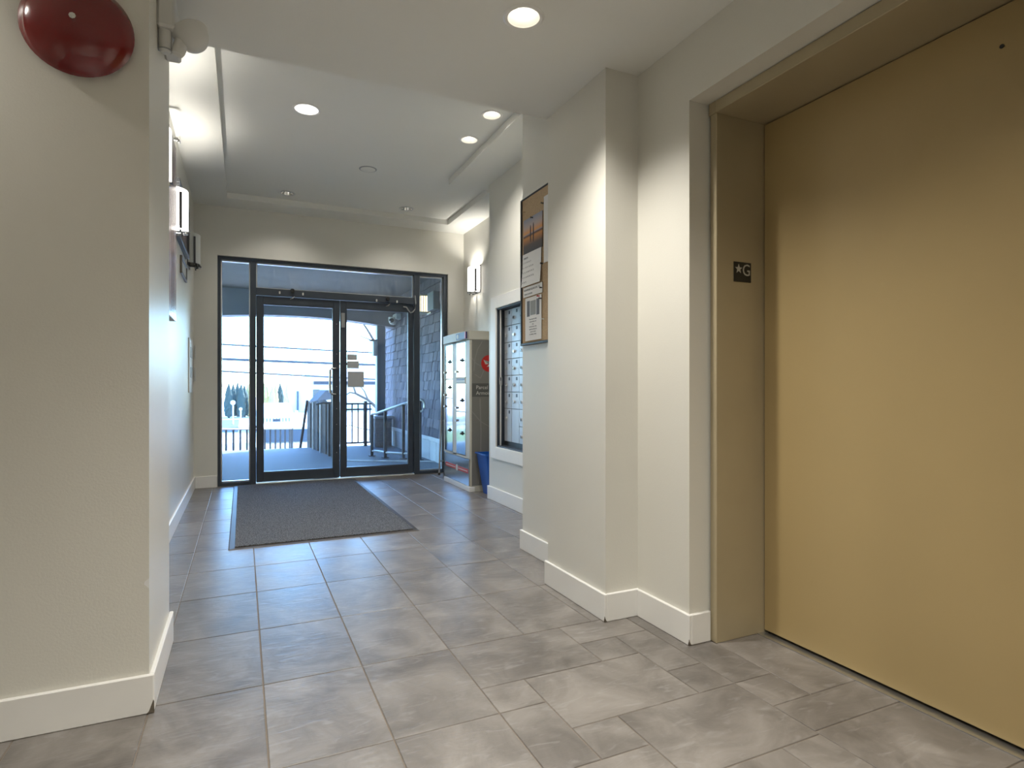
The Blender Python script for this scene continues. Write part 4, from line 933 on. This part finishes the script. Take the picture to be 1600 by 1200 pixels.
dl = ['leftmost tall shaded cedar in the hedge across the street', 'second shaded cedar from the left across the street', 'tallest pointed shaded cedar across the street', 'fourth shaded cedar from the left across the street', 'shaded cedar beside the first sunlit one across the street', 'lone dark narrow cedar between sunlit ones across the street']
gl = ['sunlit cedar just right of the shaded group', 'sunlit cedar half behind the left door frame', 'sunlit cedar at the left edge of the door glass', 'second sunlit cedar in the left door glass', 'third sunlit cedar in the left door glass', 'sunlit cedar left of the lone dark one', 'sunlit cedar right of the lone dark one']
hedge = sorted([(x, z, 'cedar_shade_tone', 0.35, l_) for (x, z), l_ in zip(dark, dl)] + [(x, z, 'cedar_sun_tone', 0.28, l_) for (x, z), l_ in zip(lit_cedars, gl)])
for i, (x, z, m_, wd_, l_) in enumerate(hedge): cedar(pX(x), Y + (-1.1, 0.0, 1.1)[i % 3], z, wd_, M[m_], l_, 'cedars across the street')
# signs by the road
for x, zt, rad, lb in ((364, 0.15, 0.15, 'small round traffic sign on a thin pole by the road'), (376, -0.25, 0.10, 'short pale post by the road, right of the round sign')):
    Y = 40; X = pX(x); s_ = empty('street_sign', (X, Y, -1.2), lb, 'sign')
    build('pole', tube(bm_new(), [(X, Y, -1.2), (X, Y, zt)], 0.04), M['extwhite'], s_)
    build('disc', lathe(bm_new(), [(0, -0.05), (rad, -0.05), (rad, -0.03), (0, -0.03)], (X, Y, zt), 'y', 14), M['extwhite'], s_)
# house
hs = empty('house', (8, 64, -1.2), 'pale sunlit house with a dark roof edge across the street', 'house')
Y = 60
build('wall', B(pX(450), pX(640), 60, 68, -1.2, 1.55), M['siding'], hs)
build('roof', prism(bm_new(), [(pX(486), 59.4, 1.5), (pX(486), 59.4, 1.72), (pX(486), 64, 3.2), (pX(486), 68.6, 1.72), (pX(486), 68.6, 1.5)], (pX(650) - pX(486), 0, 0)), M['siding'], hs)
build('eave', B(pX(489), pX(600), 59.2, 59.4, 1.40, 1.72), M['roof'], hs)
build('drain_pipe', tube(bm_new(), [(pX(465), 59.9, -1.2), (pX(465), 59.9, 0.75)], 0.09), M['asphalt'], hs)
w_ = build('window', B(pX(488), pX(500), 59.95, 60.02, 0.1, 1.0), M['extwhite'], hs); build('pane', B(pX(489), pX(499), 59.93, 59.96, 0.18, 0.92), M['carglass'], w_)
# small gabled shed
Y = 26; sh = empty('shed', (pX(505), 26.5, -1.2), 'small shed with dark sloping roof behind the plank screen', 'shed')
build('wall', B(pX(500), pX(522), 26, 28, -1.2, 0.55), M['siding'], sh)
build('roof', prism(bm_new(), [(pX(491), 25.8, 0.42), (pX(509), 25.8, 0.95), (pX(524), 25.8, 0.95), (pX(524), 25.8, 0.60), (pX(500), 25.8, 0.50)], (0, 2.4, 0)), M['roof'], sh)
# vehicles
def van(cx, Y0, z0, wd, hh, ln_, lab):
    e = empty('parked_car', (cx, Y0, z0), lab, 'vehicle')
    body = [(cx - wd/2, Y0, z0 + 0.3), (cx - wd/2, Y0, z0 + hh * 0.55), (cx - wd * 0.43, Y0, z0 + hh * 0.62), (cx + wd * 0.43, Y0, z0 + hh * 0.62), (cx + wd/2, Y0, z0 + hh * 0.55), (cx + wd/2, Y0, z0 + 0.3)]
    build('body', prism(bm_new(), body, (0, ln_, 0)), M['carpaint'], e)
    build('cabin', prism(bm_new(), [(cx - wd * 0.46, Y0 + 0.8, z0 + hh * 0.6), (cx - wd * 0.38, Y0 + 1.3, z0 + hh), (cx + wd * 0.38, Y0 + 1.3, z0 + hh), (cx + wd * 0.46, Y0 + 0.8, z0 + hh * 0.6)], (0, ln_ - 1.5, 0)), M['carpaint'], e)
    g = build('grille', B(cx - wd * 0.33, cx + wd * 0.33, Y0 - 0.03, Y0, z0 + hh * 0.34, z0 + hh * 0.50), M['carpaint'], e)
    for k in range(9): build('grille_slat', B(cx - wd * 0.31 + k * wd * 0.0775 - 0.02, cx - wd * 0.31 + k * wd * 0.0775 + 0.02, Y0 - 0.06, Y0 - 0.03, z0 + hh * 0.355, z0 + hh * 0.485), M['asphalt'], g)
    build('badge_bar', B(cx - wd * 0.09, cx + wd * 0.09, Y0 - 0.08, Y0 - 0.03, z0 + hh * 0.36, z0 + hh * 0.45), M['roof'], e)
    for s_ in (-1, 1):
        build('headlight', B(cx + s_ * wd * 0.44 - 0.1, cx + s_ * wd * 0.44 + 0.1, Y0 - 0.04, Y0, z0 + hh * 0.38, z0 + hh * 0.5), M['plastic'], e)
        build('wheel', lathe(bm_new(), [(0, -0.1), (0.33, -0.1), (0.34, 0.1), (0, 0.1)], (cx + s_ * (wd / 2 - 0.12), Y0 + 0.9, z0 + 0.33), 'x', 18), M['black'], e)
        build('mirror', B(cx + s_ * wd * 0.54 - 0.07, cx + s_ * wd * 0.54 + 0.07, Y0 + 1.0, Y0 + 1.15, z0 + hh * 0.62, z0 + hh * 0.74), M['carpaint'], e)
Y = 33; van(pX(432), 33, -1.2, 2.0, 1.38, 4.6, 'white car facing the entrance, farther of two vehicles in the street')
Y = 17; cx = pX(447)
pk = empty('parked_car', (cx, 17, -1.2), 'white parked car low behind the ramp rail, only its roof seen', 'vehicle')
build('body', prism(bm_new(), [(cx - 0.85, 15, -0.95), (cx - 0.88, 15, -0.5), (cx - 0.8, 15, -0.35), (cx + 0.8, 15, -0.35), (cx + 0.88, 15, -0.5), (cx + 0.85, 15, -0.95)], (0, 4.2, 0)), M['carpaint'], pk)
build('cabin', prism(bm_new(), [(cx - 0.75, 15.9, -0.36), (cx - 0.6, 16.2, 0.02), (cx + 0.6, 16.2, 0.02), (cx + 0.75, 15.9, -0.36)], (0, 2.2, 0)), M['carpaint'], pk)
build('windscreen', prism(bm_new(), [(cx - 0.68, 15.88, -0.32), (cx - 0.56, 16.15, -0.03), (cx + 0.56, 16.15, -0.03), (cx + 0.68, 15.88, -0.32)], (0, -0.012, 0.004)), M['carglass'], pk)
for s_ in (-1, 1):
    for y_ in (15.8, 18.4): build('wheel', lathe(bm_new(), [(0, -0.09), (0.30, -0.09), (0.31, 0.09), (0, 0.09)], (cx + s_ * 0.78, y_, -0.9), 'x', 18), M['black'], pk)
# utility wires
def wire(zs, r, sag, lab):
    X0, X1 = -14, 22; pts = []
    for k in range(25):
        x = X0 + (X1 - X0) * k / 24; pts.append((x, 35, zs[0] + (zs[1] - zs[0]) * (x + 1.07) / 5.8 + sag * ((x - 2) / 10) ** 2))
    tag(build('utility_wire', tube(bm_new(), pts, r, 6), M['wire']), lab, 'wire')
wire((3.375, 3.189), 0.05, 0.05, 'thin overhead utility wire, highest of three across the street')
wire((2.59, 2.453), 0.08, 0.05, 'thick bundled overhead cable, middle of three across the street')
wire((1.942, 1.66), 0.05, 0.05, 'thin overhead utility wire, lowest of three across the street')
# bare tree
tr = empty('bare_tree', (3.9, 16, -1.2), 'leafless tree with crooked branches behind the porch pillar', 'tree')
build('trunk', tube(bm_new(), [(3.9, 16, -1.2), (3.8, 16, 0.4), (3.6, 16, 1.3), (3.4, 16, 2.0)], [0.16, 0.13, 0.10, 0.07], 8), M['bark'], tr)
brs = [([(3.6, 16, 1.3), (3.332, 16, 2.1), (3.246, 16, 2.3), (3.058, 16, 2.609), (2.905, 16, 2.825), (2.75, 16, 3.1)], [0.06, 0.045, 0.04, 0.03, 0.025, 0.015]),
       ([(3.246, 16, 2.30), (2.95, 16, 2.40), (2.70, 16, 2.50), (2.571, 16, 2.64)], [0.02, 0.014, 0.01, 0.006]),
       ([(3.8, 16, 0.35), (3.367, 16, 0.452), (3.075, 16, 0.715), (2.754, 16, 0.888), (2.70, 16, 1.05), (2.60, 16, 1.22)], [0.06, 0.05, 0.035, 0.03, 0.022, 0.012]),
       ([(2.754, 16, 0.888), (2.60, 16, 0.92), (2.45, 16, 0.82), (2.30, 16, 0.86)], [0.024, 0.018, 0.012, 0.008]),
       ([(3.075, 16, 0.715), (2.98, 16, 0.95), (2.90, 16, 1.05), (2.80, 16, 1.12)], [0.022, 0.015, 0.01, 0.006]),
       ([(2.45, 16, 0.82), (2.38, 16, 0.98), (2.26, 16, 1.05)], [0.012, 0.008, 0.005]),
       ([(3.2, 16, -0.1), (2.9, 16, -0.05), (2.6, 16, 0.05), (2.35, 16, 0.0)], [0.015, 0.012, 0.01, 0.006])]
for p_, r_ in brs: build('branch', tube(bm_new(), p_, r_, 6), M['bark'], tr)
